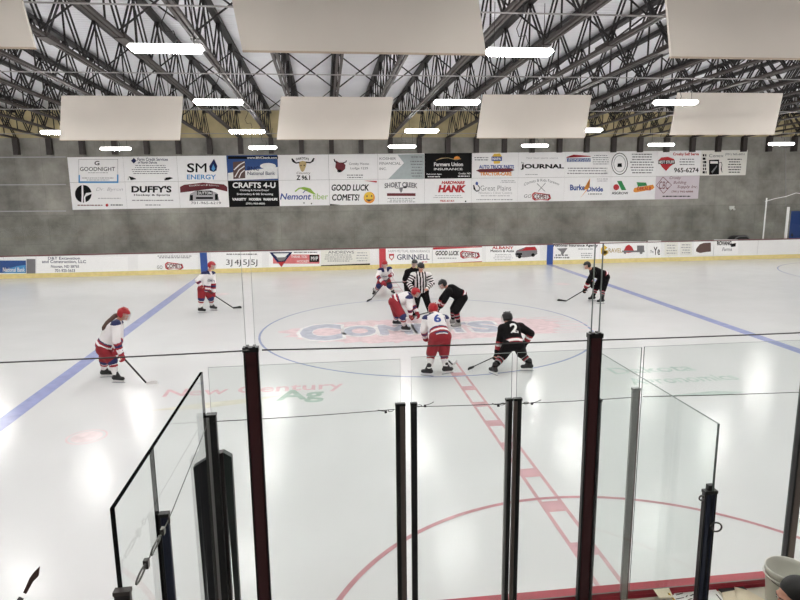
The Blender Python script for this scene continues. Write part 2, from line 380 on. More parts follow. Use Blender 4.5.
# ---------------------------------------------------------------- paint in the ice
def flat(name, polys, m, z=.003):
    bm = NB()
    for pts in polys:
        f = bm.faces.new([bm.verts.new((x, y, z)) for x, y in pts])
        f.normal_update()
        if f.normal.z < 0: f.normal_flip()
        if len(pts) > 4: bmesh.ops.triangulate(bm, faces=[f])
    me = bpy.data.meshes.new(name); bm.to_mesh(me); bm.free()
    return obj(name, me, m, ICE)
def ring(cx, cy, r, w, a0=0, a1=360, n=96):
    out = []
    for k in range(n):
        a, b = math.radians(a0+(a1-a0)*k/n), math.radians(a0+(a1-a0)*(k+1)/n)
        out.append([(cx+(r-w/2)*math.cos(a), cy+(r-w/2)*math.sin(a)), (cx+(r+w/2)*math.cos(a), cy+(r+w/2)*math.sin(a)),
                    (cx+(r+w/2)*math.cos(b), cy+(r+w/2)*math.sin(b)), (cx+(r-w/2)*math.cos(b), cy+(r-w/2)*math.sin(b))])
    return out
BX = 8.36
for s in (-1, 1): flat('blue_line', [rectp(s*BX-.16, -W, s*BX+.16, W)], 'ice_blue')
lad = [rectp(-.155, -W, -.105, -3.5), rectp(.105, -W, .155, -3.5), rectp(-.155, 2.1, -.125, W), rectp(.125, 2.1, .155, W)]
y = -4.435
while y > -W: lad.append(rectp(-.105, y-.13, .105, y+.13)); y -= .935
y = 2.6
while y < W: lad.append(rectp(-.105, y-.1, .105, y+.1)); y += .935
flat('centre_line', lad, 'ice_red')
flat('centre_circle', ring(0, 0, 4.572, .06), 'ice_circle', .0036)
flat('referee_crease', ring(0, -W, 3.05, .06, 0, 180), 'ice_crease', .0036)
for sx in (-1, 1):
    for sy in (-1, 1):
        cx, cy = sx*6.68, sy*6.85
        flat('faceoff_spot', ring(cx, cy, .3, .03, n=32), 'ice_pink'); flat('faceoff_spot', [[(cx+.24*math.cos(a*.2), cy+.24*math.sin(a*.2)) for a in range(32)]], 'ice_faint')
        flat('faceoff_circle', ring(sx*21.7, sy*6.7, 4.57, .05), 'ice_circle')
def ice_text(s, x0, y0, x1, y1, m, z, bold=.03, name='ice_lettering', arc=0):
    me = text_mesh(s, bold)
    for v in me.vertices:
        u, w = v.co.x, v.co.y; v.co = (x0+(x1-x0)*u, y0+(y1-y0)*w+arc*(1-(2*u-1)**2), z+v.co.z*.5)
    return obj(name, me, m, ICE)
sp = []
for k in range(150):
    a = 2*math.pi*k/150; q = (abs(math.cos(a)/4.0)**2.4+abs(math.sin(a)/1.42)**2.4)**(-1/2.4)*random.uniform(.9, 1.06)
    sp.append((.05+q*math.cos(a), -.1+q*math.sin(a)))
bmx = NB(); c = bmx.verts.new((.05, -.1, .003)); vs = [bmx.verts.new((x, y, .003)) for x, y in sp]
for k in range(150): bmx.faces.new((c, vs[k], vs[(k+1) % 150]))
me = bpy.data.meshes.new('logo_splash'); bmx.to_mesh(me); bmx.free(); obj('logo_splash', me, 'ice_pink', ICE)
L0 = [('C', -3.5, -1.0, -2.35, .95), ('O', -2.3, -.68, -1.4, .55), ('M', -1.32, -.65, -.4, .55), ('E', -.3, -.65, .45, .55), ('T', .5, -.65, 1.25, .55), ('S', 1.25, -.8, 2.1, .6)]
for ch, x0, y0, x1, y1 in L0:
    ice_text(ch, x0-.1, y0-.1, x1+.1, y1+.1, 'ice_white', .005, .075, 'logo_outline')
    ice_text(ch, x0, y0, x1, y1, 'ice_grey', .007, .05, 'logo_letter')
st = []
for k in range(26):
    y = -1.2+.085*k; x = random.uniform(2.4, 3.5); st.append(rectp(x, y, x+random.uniform(.4, 1.3), y+random.uniform(.02, .06)))
flat('logo_streaks', st, 'ice_pink', .0045)
ice_text('New Century', -5.95, -5.15, -2.45, -4.55, 'ice_rose', .004, .015)
ice_text('Ag', -3.75, -5.75, -2.85, -4.95, 'ice_green', .006, .03)
flat('ice_swoosh', [[(-6.0, -5.75), (-5.2, -5.5), (-4.3, -5.35), (-3.6, -5.25), (-4.3, -5.6), (-5.1, -5.8)]], 'ice_gold', .005)
ice_text('Dakota', 3.25, -4.95, 5.1, -4.5, 'ice_mint', .004, .02)
ice_text('Agronomics', 3.3, -5.8, 5.6, -5.25, 'ice_mint', .004, .02)
flat('ice_swoosh', [[(3.4, -6.4), (4.6, -6.25), (5.2, -6.4), (4.6, -6.5)]], 'ice_mint', .004)

# ---------------------------------------------------------------- dasher boards
def sweep(bm, z0, z1, o0, o1, keep):
    a, b = rink(o0), rink(o1); n = len(a)
    for i in range(n):
        j = (i+1) % n
        if not keep(a[i], a[j]): continue
        p, q, r, s = a[i], a[j], b[j], b[i]
        hexa(bm, [(*p, z0), (*q, z0), (*r, z0), (*s, z0), (*p, z1), (*q, z1), (*r, z1), (*s, z1)])
farside = lambda p, q: not (p[1] < -W+.2 and q[1] < -W+.2)
nearside = lambda p, q: not farside(p, q)
DB = thing('dasher_boards', 'white dasher boards with yellow kickplate and printed adverts along the far side of the ice', 'rink boards', (0, W, 0))
bm = NB(); sweep(bm, 0, .985, 0, .1, farside); obj('board_panel', bm, 'board', DB)
bm = NB(); sweep(bm, .0, .21, -.012, .0, farside); obj('kickplate', bm, 'yellow', DB)
bm = NB(); sweep(bm, .985, 1.03, -.02, .13, farside); obj('top_rail', bm, 'cap_dark', DB)
for nm, x, m in (('blue_band', -BX, 'line_blue'), ('red_band', 0, 'line_red'), ('blue_band', BX, 'line_blue')):
    bm = NB(); box(bm, x-.16, x+.16, W-.016, W, 0, .985); obj(nm, bm, m, DB)
for k in range(-9, 10):
    bm = NB(); box(bm, k*2.44-.006, k*2.44+.006, W-.003, W+.001, .21, .985); obj('panel_seam', bm, 'kl', DB)
NBD = thing('dasher_boards', 'near dasher boards with wide red top rail below the rink-side glass', 'rink boards', (0, -W, 0))
bm = NB(); sweep(bm, 0, .89, 0, .08, nearside); obj('board_panel', bm, 'cap_red', NBD)
bm = NB(); sweep(bm, .89, .93, -.01, .075, nearside); obj('top_rail', bm, 'cap_red', NBD)

YB = W-.002
def ad(x0, y0, x1, y1, m='pwhite'):
    bm = NB(); a, b, c, d = [at(x, y, YB) for x, y in rectp(x0, y0, x1, y1)]
    o = V((0, -.003, 0)); hexa(bm, [d+o, c+o, c, d, a+o, b+o, b, a]); return obj('advertisement', bm, m, DB)
A = ad(-14, 260.5, 26, 273, 'ksky'); fine(A, (0, 258, 24, 261), 1, YB, 'kw')
poly(A, [(3, 272.8), (10, 268), (18, 266), (25.5, 265), (25.5, 272.8)], YB, 'kc'); text(A, 'National Bank', (3, 267.5, 25, 271.8), YB, 'kw', name='lettering', lay=2)
A = ad(26.5, 259, 35.5, 273.5, 'kg')
A = ad(37, 256.5, 128, 273.3)
text(A, 'D&T Excavation', (48, 256.8, 80, 259.6), YB, 'kn'); text(A, 'and Construction, LLC', (42, 260, 86, 263.6), YB, 'kn')
text(A, 'Noonan, ND 58765', (51, 265, 79, 268.2), YB, 'kn'); text(A, '701-925-5633', (55, 269, 75, 272), YB, 'kn')
def comets(par, x0, y0, x1, y1, Y, slope=0):
    w, h = x1-x0, y1-y0
    pts = [(x0, y0+h*.25), (x0+w*.12, y0), (x0+w*.35, y0+h*.08), (x0+w*.7, y0+h*.18), (x0+w*.95, y0+h*.35), (x1, y0+h*.75), (x0+w*.85, y1), (x0+w*.5, y0+h*.88), (x0+w*.15, y1), (x0+w*.02, y0+h*.8)]
    poly(par, pts, Y, 'kr', 'logo_shape', 1)
    ix, iy = x0+w*.5, y0+h*.5
    poly(par, [(ix+(x-ix)*.86, iy+(y-iy)*.7) for x, y in pts], Y, 'kw', 'logo_shape', 2)
    text(par, 'COMETS', (x0+w*.08, y0+h*.22, x0+w*.94, y0+h*.8), Y, 'kmr', .03, 0, 'lettering', 3)
A = ad(138, 255, 198, 271.5)
text(A, 'GO', (157, 265.5, 162.5, 269), YB, 'kg'); comets(A, 165, 262, 183.5, 269.7, YB); fine(A, (157, 255.2, 192, 258.6), 2, YB, 'kg')
A = ad(211, 252.5, 262, 269)
for s, x in (('3J', 226), ('4J', 234.5), ('5J', 243), ('5J', 251)): text(A, s, (x, 259.5, x+6.4, 266.6), YB, 'k', -.002)
fine(A, (225, 253, 259, 255.5), 1, YB, 'kg')
A = ad(269, 252, 319.6, 269.5); poly(A, rectp(273, 254.5, 319.4, 263.6), YB, 'kp', 'colour_block'); text(A, 'THANK YOU', (291, 255.3, 307, 258), YB, 'kw', lay=2); text(A, 'HOCKEY', (297, 260, 309, 262.6), YB, 'kw', lay=2)
poly(A, rectp(309.5, 254.7, 319, 262), YB, 'k', 'colour_block', 2); text(A, 'MVP', (311, 256.5, 318, 260.5), YB, 'kw', lay=3)
poly(A, [(269.5, 252.3), (292.5, 252), (287, 259), (281.5, 267), (275, 259.5)], YB, 'kn', 'emblem', 2); poly(A, [(273, 253.5), (289, 253.2), (281.3, 261)], YB, 'kw', 'emblem', 3)
poly(A, [(277.5, 262), (285, 261.5), (281.3, 267)], YB, 'kr', 'emblem', 3); poly(A, [(276, 257.5), (287, 257), (284, 260.5), (279, 261)], YB, 'kg', 'emblem', 4); fine(A, (293, 251.4, 318, 253.4), 1, YB, 'kg')
A = ad(321, 250.3, 370, 266.5, 'pcream'); text(A, 'ANDREWS', (328, 250.8, 354, 253.6), YB, 'kg'); fine(A, (323, 254, 354, 262), 4, YB, 'kg', .35); fine(A, (356, 251.5, 368, 262), 4, YB, 'kl', .35); poly(A, [(321, 265.3), (370, 263.4), (370, 266), (321, 267)], YB, 'k', 'colour_block')
A = ad(386, 249, 431.5, 264.5); text(A, 'FARM MUTUAL REINSURANCE', (388, 249.8, 430, 252.4), YB, 'kl'); text(A, 'GRINNELL', (397, 254.3, 429.5, 259.8), YB, 'kn')
poly(A, [(389, 254), (394, 253.8), (394, 257.6), (391.5, 260.5), (389, 257.8)], YB, 'kr', 'emblem'); poly(A, [(389.9, 255.8), (393.2, 255.6), (393.2, 257.4), (391.5, 259.3), (389.9, 257.6)], YB, 'kw', 'emblem', 2); fine(A, (421, 261, 428, 262.8), 1, YB, 'kp')
A = ad(433, 247.5, 482, 263.5); poly(A, [(433, 247.6), (482, 245.6), (482, 247.2), (433, 249.6)], YB, 'kr', 'colour_block', 2); poly(A, [(433, 263.4), (482, 261.2), (482, 262.0), (433, 264.3)], YB, 'kr', 'colour_block', 2)
text(A, 'GOOD LUCK', (435.5, 250.8, 459, 255.4), YB, 'k', .04, .2); fine(A, (436, 257, 458, 259.5), 1, YB, 'kl'); comets(A, 460, 250.5, 480, 258.6, YB)
A = ad(486, 245.8, 540, 262); text(A, 'ALBANY', (492, 246.3, 513.5, 249.2), YB, 'kr', .035); text(A, 'Motors & Auto', (490.5, 249.6, 514, 252.2), YB, 'k', .03); fine(A, (493, 253.5, 513, 260.5), 4, YB, 'kl', .35)
poly(A, [(515, 254), (516.5, 250.5), (522, 249.6), (526, 246.8), (535, 246.6), (537, 249.5), (537.3, 254), (533, 256.4), (524, 257.5), (516, 257)], YB, 'kg', 'truck_picture'); poly(A, [(516.5, 251), (522, 250), (526, 247.3), (535, 247), (536.8, 250)], YB, 'kr', 'truck_picture', 2)
multi(A, [ellp(519.5, 256.6, 1.8, 1.8), ellp(533, 255, 1.8, 1.8), rectp(516, 253, 522, 255)], YB, 'k', 'truck_picture', 3)
A = ad(553, 243.5, 599, 260.5); text(A, 'National Insurance Agency', (553.4, 244, 598, 247.4), YB, 'k', .03)
multi(A, [[(557, 248.5), (567.5, 248), (563, 252), (563, 254.5), (561, 254.5), (561, 252)]], YB, 'kg'); fine(A, (553.5, 254, 570, 258.8), 2, YB, 'kg', .6); fine(A, (576, 248, 595, 250), 1, YB, 'kl'); fine(A, (580, 252.5, 593, 258.5), 3, YB, 'kl')
A = ad(600, 241.5, 646, 258.5); multi(A, [stroke([(607, 248), (604, 245.5), (601.3, 249), (601.5, 253.5), (604.5, 255.3), (607.5, 253), (607.5, 250.8), (604.5, 251)], 1.2)], YB, 'ky'); text(A, 'RAVEL', (608.5, 248.3, 622, 252.6), YB, 'kt', .02)
poly(A, [(623, 252), (626, 246), (629, 244.5), (632, 247), (634.5, 252), (628, 253)], YB, 'kr', 'picture'); multi(A, [rectp(622, 250.5, 644.5, 252.2), rectp(637, 245.5, 644, 251), ellp(625, 252.6, 1.3, 1.3), ellp(641, 252.6, 1.5, 1.5)], YB, 'kg', 'picture', 2)
A = ad(648, 240.5, 661, 257.5); text(A, "Ye", (653.5, 246.8, 660, 255), YB, 'k', .015); text(A, "The", (650, 250, 653.5, 253), YB, 'kg'); 
A = ad(664.5, 242, 678, 255.8, 'pcream'); fine(A, (666, 244, 677, 254.5), 4, YB, 'kl', .4)
A = ad(680, 242, 692, 255.5, 'pcream'); fine(A, (681, 243.5, 691, 254), 4, YB, 'kl', .4)
A = ad(694, 240.5, 713, 254.8); poly(A, [(696, 249), (699.5, 244.5), (704, 242.8), (710.8, 242.6), (711, 251.5), (706, 252), (700, 253), (696, 251.5)], YB, 'kbr', 'picture')
A = ad(714, 239.5, 738, 254.5); text(A, 'ROVANG', (717, 241, 731.5, 245.3), YB, 'k', .05); text(A, 'Farms', (722, 247.5, 732, 251), YB, 'kg', .01, .3); poly(A, [(730.5, 244), (736, 243), (735.5, 246.5), (731, 247)], YB, 'k')

# ---------------------------------------------------------------- far glass and its posts
gl = None
for k in range(-9, 9):
    x = k*2.44; bm = NB(); fs = box(bm, x+.01, x+2.43, W+.05, W+.062, 1.031, 2.84)
    for f in (fs[0], fs[3], fs[5]): f.material_index = 1
    fs[1].material_index = 2
    o = obj('safety_glass', bm, ['glass_far', 'glass_far', 'kl'])
    tag(o, 'clear safety glass above the far boards, %s sheet to the %s of the red band' % (ORD[-k-1] if k < 0 else ORD[k], 'left' if k < 0 else 'right'), 'glass pane', 'glass panes above the far boards')
for nm, a, b, w, lb in (('net_pole', at(763, 238.2, W+.2), at(765.2, 198, W+.2), .07, 'thin white pole behind the far boards, left of the thicker white pole'),
                        ('net_pole', at(785.4, 238, W+.2), at(787.5, 207, W+.2), .14, 'thick white pole behind the far boards just left of the blue door')):
    a.z = 0; b.x = a.x; bm = NB(); tube(bm, [a, b], w/2, 10); o = obj(nm, bm, 'pwhite', smooth=True); tag(o, lb, 'pole')
bm = NB(); tube(bm, [at(765.2, 201.5, W+.2), at(775, 198.6, W+.2), at(786, 196.5, W+.2), at(796, 193, W+.2), at(812, 195, W+.2)], .02, 6)
tag(obj('rope', bm, 'pwhite'), 'white rope strung from the thin pole above the far boards at the right', 'rope')
bm = NB(); tube(bm, [at(785.5, 140, YW-.04), at(785.7, 206, YW-.04)], .018, 6); tag(obj('conduit', bm, 'conduit'), 'thin vertical conduit running down the concrete wall left of the blue door', 'conduit')
eb = thing('wall_light', 'small white emergency light box on the concrete wall below the last sign', 'light', tuple(at(731, 208.5, YW)))
p = at(731, 208.5, YW); bm = NB(); box(bm, p.x-.13, p.x+.13, YW-.1, YW, p.z-.02, p.z+.14); obj('housing', bm, 'lightbox', eb)
bm = NB()
for s in (-1, 1): ell(bm, (p.x+s*.11, YW-.12, p.z-.04), [(.06, 0, 0), (0, .06, 0), (0, 0, .06)], 10)
obj('lamp_head', bm, 'lightbox', eb, True)
bg = thing('equipment_bag', 'dark equipment bag heaped behind the far boards at the right', 'bag', (19.2, 14.2, 0))
bm = NB(); cap(bm, (18.7, 14.2, .38), (19.9, 14.2, .38), .42, .4); cap(bm, (19, 14.2, .85), (19.7, 14.2, .9), .3, .25); obj('bag_body', union(bm, .06, 3), 'pblk', bg)
bm = NB(); tube(bm, [(18.9, 13.85, 1.0), (19.1, 13.8, 1.12), (19.5, 13.8, 1.12), (19.7, 13.85, 1.0)], .025, 6); obj('strap', bm, 'kg', bg)

# ================================================================ SIGNS ON THE CONCRETE WALL
YS = YW-.03
CX = [69.2, 124.5, 178, 227.6, 278.4, 329, 378.0, 424.6, 471.8, 518, 564.6, 611, 656, 699.6, 745.4]
def px_of(P):
    v = V(P)-CAM; z = v.dot(_F); return 400+FPX*v.dot(_R)/z, 300-FPX*v.dot(_U)/z
def zt(x): return 5.44+(x+14.6)/34.4*.2
def zm(x): return 4.255+(x+14.6)/34.4*.05
def zl(x): return 2.96+(x+14.6)/34.4*.13
XW = [at(c, 178, YS).x for c in CX]
def sign(col, row, m, label):
    x0, x1 = XW[col]+.006, XW[col+1]-.006
    top, bot = (zt, zm) if row == 0 else (zm, zl)
    P = [(x0, YS, bot(x0)+.006), (x1, YS, bot(x1)+.006), (x1, YW-.005, bot(x1)+.006), (x0, YW-.005, bot(x0)+.006), (x0, YS, top(x0)-.006), (x1, YS, top(x1)-.006), (x1, YW-.005, top(x1)-.006), (x0, YW-.005, top(x0)-.006)]
    r = thing('sponsor_sign', label, 'sign', ((x0+x1)/2, YW-.005, bot(x0)), 'sponsor signs on the concrete wall')
    bm = NB(); hexa(bm, P); obj('sign_board', bm, m, r); return r
S = sign(0, 0, 'pwhite', 'white sign with a blue bracket reading GOODNIGHT, top left of the sign wall')
text(S, 'G', (94.5, 161, 99.5, 165.2), YS, 'k', .02); text(S, 'GOODNIGHT', (80, 167, 115, 171), YS, 'k', .005); fine(S, (88, 172, 108, 173.5), 1, YS, 'kl'); fine(S, (82, 177, 114, 181), 2, YS, 'kg', .3)
multi(S, [rectp(78.5, 175, 80, 183), rectp(78.5, 181.3, 118.5, 183), rectp(117, 174.5, 118.5, 182.5)], YS, 'kc', 'bracket'); multi(S, [rectp(78.6, 159.5, 79, 175), rectp(117.6, 159, 118, 175), rectp(78.6, 159.2, 118, 159.6)], YS, 'kl', 'frame_line')
S = sign(1, 0, 'pwhite', 'white sign reading Farm Credit Services of North Dakota, crowded with small print')
poly(S, [(131, 160.8), (133.8, 157.8), (136.6, 160.6), (133.8, 163.6)], YS, 'kn'); text(S, 'Farm Credit Services', (137.5, 157.8, 168, 160.8), YS, 'kn'); text(S, 'of North Dakota', (138, 161.2, 157, 163.6), YS, 'kn')
fine(S, (129, 164.6, 172, 174.5), 5, YS, 'kg', .35); multi(S, [stroke([(164, 179.5), (166, 177.8), (170, 177.3), (173, 178), (168, 179.8), (164.5, 180.2)], .5), stroke([(128, 180), (129, 176.5), (131, 180), (133, 177.5), (136, 179)], .5)], YS, 'k', 'signature')
S = sign(2, 0, 'pwhite', 'white sign with a blue flame reading SM ENERGY')
text(S, 'S', (187, 163.2, 194.4, 172.5), YS, 'k', .02); text(S, 'M', (195.6, 163.2, 206.5, 172.3), YS, 'k', .005); text(S, 'ENERGY', (187, 174.6, 216, 179.4), YS, 'kc', .02)
poly(S, [(214, 158.8), (217.3, 166), (216.5, 170.5), (213.5, 172), (209.8, 170.5), (209.3, 166)], YS, 'kn'); poly(S, [(213.3, 164), (215.3, 168.5), (213.5, 171.5), (211.5, 169)], YS, 'kc', lay=2)
S = sign(3, 0, 'ksky', 'blue sky sign of a national bank under a black strip')
poly(S, [(228, 177.6), (228, 173), (250, 170), (277.8, 167), (277.8, 178.6), (228, 180.6)], YS, 'kw', 'cloud_band'); poly(S, ellp(268, 166, 8, 3), YS, 'kw', 'cloud_band'); poly(S, rectp(228, 156.2, 278, 159), YS, 'k', 'colour_block')
text(S, 'www.BNCbank.com', (247, 156.6, 277, 158.8), YS, 'kw', .02, lay=2); poly(S, [(233, 162), (245, 161), (245.3, 178.2), (233.4, 179)], YS, 'kbr', 'emblem', 2); multi(S, [stroke([(234, 170), (239, 165), (244.5, 162)], 1), stroke([(235, 177), (239, 170), (244.5, 166)], 1), stroke([(239, 178), (241, 173), (244.6, 170)], 1)], YS, 'kw', 'emblem', 3)
text(S, 'BNC', (247.5, 166.5, 259, 170.5), YS, 'kn', .02, lay=2); text(S, 'National Bank', (247.5, 171.5, 275, 175), YS, 'kn', .01, lay=2)
S = sign(4, 0, 'pwhite', 'white sign with a horned cattle skull reading Z96.1')
arctext(S, "DAKOTA'S", (296, 157, 309, 160.5), YS, 'k', .02, .3); poly(S, [(299, 162), (302.5, 160.8), (306.5, 161.8), (306, 166), (304.3, 170.5), (302.5, 172), (300.8, 170.5), (299.2, 166)], YS, 'kt', 'skull')
multi(S, [stroke([(299.5, 162.5), (296, 163), (293, 161.5), (291.8, 158.5)], 1.3), stroke([(305.8, 162.3), (310, 162.7), (313, 161), (314, 158)], 1.3), ellp(301, 165.5, .6, .8, 8), ellp(304.2, 165.3, .6, .8, 8)], YS, 'k', 'horns', 2)
text(S, 'Country', (296.5, 171.8, 310.5, 174.8), YS, 'kbr', .0, .2); text(S, 'Z 96.1', (296.5, 175.3, 310, 180), YS, 'k', .03)
S = sign(5, 0, 'pwhite', 'white sign with a dark brown moose head of the Crosby lodge')
poly(S, [(336, 160.5), (339, 162.5), (343, 162.5), (345.5, 165), (345, 169), (341.5, 172), (338, 171), (335.3, 167.5)], YS, 'kmr', 'moose_head'); multi(S, [stroke([(337, 163), (334.8, 161.5), (334, 159)], 1), stroke([(343, 163), (345.8, 162), (346.5, 160.5)], 1), ellp(339.5, 171, 2.3, 1.4)], YS, 'k', 'moose_head', 2)
text(S, 'Crosby Moose', (349, 162.6, 369, 165.6), YS, 'kg', .005); text(S, 'Lodge 1229', (350.5, 167, 368, 170), YS, 'kg', .005); fine(S, (346, 174, 364, 178.6), 2, YS, 'kg', .4)
S = sign(6, 0, 'pwhite', 'white sign with a grey-green chevron reading KOSHER FINANCIAL')
poly(S, [(397.5, 154.6), (424.2, 154), (424.2, 178.7), (388, 179.3), (404, 163)], YS, 'pgrey', 'colour_block'); text(S, 'KOSHER', (379.5, 157.3, 396, 159.8), YS, 'kg', .0); text(S, 'FINANCIAL', (379.5, 162, 401, 164.8), YS, 'kg', .0); text(S, 'INC.', (379.5, 167.5, 386.5, 170), YS, 'kg', 0)
fine(S, (410, 156, 423, 158), 1, YS, 'kg', lay=2); fine(S, (410, 160, 423.5, 177.5), 6, YS, 'kg', .3, 2)
S = sign(7, 0, 'pblack', 'black sign with an orange sun reading Farmers Union INSURANCE')
text(S, 'Farmers Union', (434, 162.4, 463, 166.2), YS, 'kw', .03); text(S, 'INSURANCE', (434, 168, 462.5, 170.2), YS, 'kw', .015); poly(S, [(453.5, 159.2), (454.5, 157), (457, 156), (459.5, 157), (460.3, 159)], YS, 'ko', 'sun')
multi(S, [stroke([(436, 160.3), (441, 158.2), (448, 157.8), (456, 159.8), (461, 158.8)], .5)], YS, 'kt', 'horizon_line'); text(S, 'Mark Larson, Agent', (426.5, 173.3, 441.5, 175.3), YS, 'kw', .02); fine(S, (426.5, 175.8, 441, 177.6), 1, YS, 'kw'); text(S, 'Crosby, ND', (458.5, 172.6, 470.5, 174.8), YS, 'kw', .02); fine(S, (457, 175.2, 470.8, 177.2), 1, YS, 'kw')
S = sign(8, 0, 'pwhite', 'white sign with a yellow hexagon of an auto parts store')
hx = [(492, 156.6), (494, 153.8), (499.8, 153.4), (501.6, 156.2), (499.8, 163.4), (494, 163.8)]; poly(S, hx, YS, 'ky', 'emblem'); poly(S, rectp(491.5, 156.6, 501.9, 161), YS, 'kb', 'emblem', 2); text(S, 'NAPA', (492.3, 157.4, 501, 160.2), YS, 'kw', .03, lay=3)
poly(S, [(476, 170.5), (480, 169), (511, 168.2), (514.5, 170), (510, 172), (480, 172.6)], YS, 'kmr', 'ribbon'); text(S, 'AUTO TRUCK PARTS', (479, 165, 514, 168.6), YS, 'kb', .04, lay=2); text(S, 'TRACTOR-CARE', (480, 172, 511.5, 175.6), YS, 'ko', .04, lay=2); fine(S, (474, 156.5, 489, 161), 2, YS, 'kg', .4)
S = sign(9, 0, 'pwhite', 'white sign with heavy black lettering reading The JOURNAL')
text(S, 'JOURNAL', (520.5, 164, 564, 169.8), YS, 'k', .045); text(S, 'The', (521, 162, 524, 163.6), YS, 'k'); text(S, 'Your local sports source', (526, 157, 558, 159.4), YS, 'kl', 0); fine(S, (523, 173.8, 540, 175.2), 1, YS, 'kl')
S = sign(10, 0, 'pwhite', 'white sign with a blue building logo above three rows of grey print')
multi(S, [[(566.5, 157), (573.5, 154.6), (590.5, 156), (590.5, 156.6), (573.5, 155.4), (566.5, 157.8)]], YS, 'kr', 'roof_line'); poly(S, rectp(567, 158.3, 590.5, 161.8), YS, 'kb', 'colour_block'); text(S, 'AMERICAN', (568, 158.7, 590, 159.9), YS, 'kw', .02, lay=2); text(S, 'INSURANCE', (568, 160.3, 590, 161.5), YS, 'kw', .02, lay=2); fine(S, (592, 154.5, 609.5, 165), 5, YS, 'kg', .3); fine(S, (567, 167, 608, 174.6), 3, YS, 'kg', .35)
S = sign(11, 0, 'pwhite', 'white sign with a round black seal beside small black print')
def annulus(cx, cy, rx, ry, w, n=28):
    out = []
    for k in range(n):
        a, b = 2*math.pi*k/n, 2*math.pi*(k+1)/n
        out.append([(cx+rx*math.cos(a), cy+ry*math.sin(a)), (cx+rx*math.cos(b), cy+ry*math.sin(b)), (cx+(rx-w)*math.cos(b), cy+(ry-w)*math.sin(b)), (cx+(rx-w)*math.cos(a), cy+(ry-w)*math.sin(a))])
    return out
multi(S, annulus(619.6, 163.8, 8.2, 11, .7)+annulus(619.6, 163.8, 6, 8.4, .4)+[[(617.3, 167), (617.8, 163.5), (618.6, 164.6), (620.8, 164.4), (621.6, 163.2), (622, 167)]], YS, 'k', 'seal'); fine(S, (630, 153, 654, 174), 8, YS, 'kg', .4)
S = sign(12, 0, 'pwhite', 'white sign with a red badge and the number 965-6274')
text(S, 'Crosby Self Serve', (673, 152.6, 698.8, 156.2), YS, 'kr', .03); poly(S, [(658, 161), (661, 157.5), (668, 156.8), (674, 159), (675, 163), (670, 166.5), (666, 171), (662, 167)], YS, 'kr', 'badge'); poly(S, rectp(658, 160.2, 674.6, 164), YS, 'k', 'badge', 2); text(S, 'HOT STUFF', (658.6, 160.6, 674, 163.6), YS, 'kw', .03, lay=3); text(S, '965-6274', (674, 167.8, 698.5, 172.4), YS, 'k', .02); fine(S, (678, 158, 696, 165.8), 3, YS, 'kg', .35)
S = sign(13, 0, 'pcream', 'cream sign with a black gas pump, single sign at the right end')
poly(S, [(709, 160), (719, 159.6), (719, 174.4), (709, 174.8)], YS, 'k', 'gas_pump'); poly(S, rectp(710.2, 161.2, 717.8, 163.6), YS, 'pcream', 'gas_pump', 2); poly(S, [(711, 172), (717, 165), (717, 166.5), (712.5, 173)], YS, 'kg', 'gas_pump', 2); multi(S, [stroke([(719, 163), (721.3, 162.2), (722, 165), (721, 169), (722.2, 172.5)], .6)], YS, 'k', 'gas_pump')
fine(S, (702.5, 153.6, 706.5, 174), 6, YS, 'k', .7); text(S, 'Cenex', (709, 154, 723.5, 157.2), YS, 'kg', 0); text(S, '(701) 965-6031', (725, 153.2, 744.5, 155.8), YS, 'kg', .01); fine(S, (727, 158, 742, 173.5), 6, YS, 'k', .35)
# lower row
S = sign(0, 1, 'pwhite', 'white sign with a black round letter b, lower left of the sign wall')
poly(S, ellp(83.3, 193.8, 8.3, 8.8, 28), YS, 'k'); multi(S, [stroke([(82.4, 185.2), (82.8, 194), (82.2, 202.6)], 1.6), stroke([(85, 203), (84.6, 197.5), (86.5, 193.6), (91.6, 193)], 1.5)], YS, 'pwhite', lay=2); text(S, 'Dr. Byron', (96, 187.6, 123, 191.8), YS, 'kl', -.01, .25); fine(S, (95, 197.6, 124, 199), 1, YS, 'kl'); fine(S, (76, 204.3, 104, 206.2), 1, YS, 'kmr'); poly(S, ellp(107, 205.2, 1.4, 1.4), YS, 'kr'); fine(S, (109, 204, 125, 206), 1, YS, 'k')
S = sign(1, 1, 'pwhite', "white sign with bold dark lettering reading DUFFY'S Hockey & Sports")
text(S, "DUFFY'S", (131.5, 185.8, 171.5, 192.6), YS, 'kgr' if 0 else 'k', .04); text(S, 'Hockey & Sports', (134, 194, 170, 196.4), YS, 'k', .02); fine(S, (129, 199.5, 177, 201.2), 1, YS, 'kg'); fine(S, (144, 204.2, 162, 205.8), 1, YS, 'kg')
S = sign(2, 1, 'pwhite', 'white sign with a maroon ribbon over a black and white building')
poly(S, [(180, 187), (184, 184.8), (203, 182.6), (224, 184.4), (227.2, 187), (227.4, 191.6), (214, 188.4), (203, 187.6), (190, 189), (180.4, 192.6)], YS, 'kmr', 'ribbon'); arctext(S, 'Steakhouse & Lounge', (189, 184, 219, 187.2), YS, 'kw', .02, .3)
multi(S, [[(189, 201), (190, 194), (196, 190.6), (210, 190.2), (217, 193), (219.5, 200.8)]], YS, 'kl', 'picture'); multi(S, [rectp(197, 190.8, 212.5, 195), rectp(196, 197, 213, 199), rectp(190, 195, 193, 200.5), rectp(215, 194, 218, 200)], YS, 'k', 'picture', 2); text(S, 'DUTTON', (198, 191.6, 211.5, 194.4), YS, 'kw', .02, lay=3); text(S, '701-965-6219', (191, 201.6, 221, 204.2), YS, 'kg', .01)
S = sign(3, 1, 'pblack', 'black sign with white lettering reading CRAFTS 4-U')
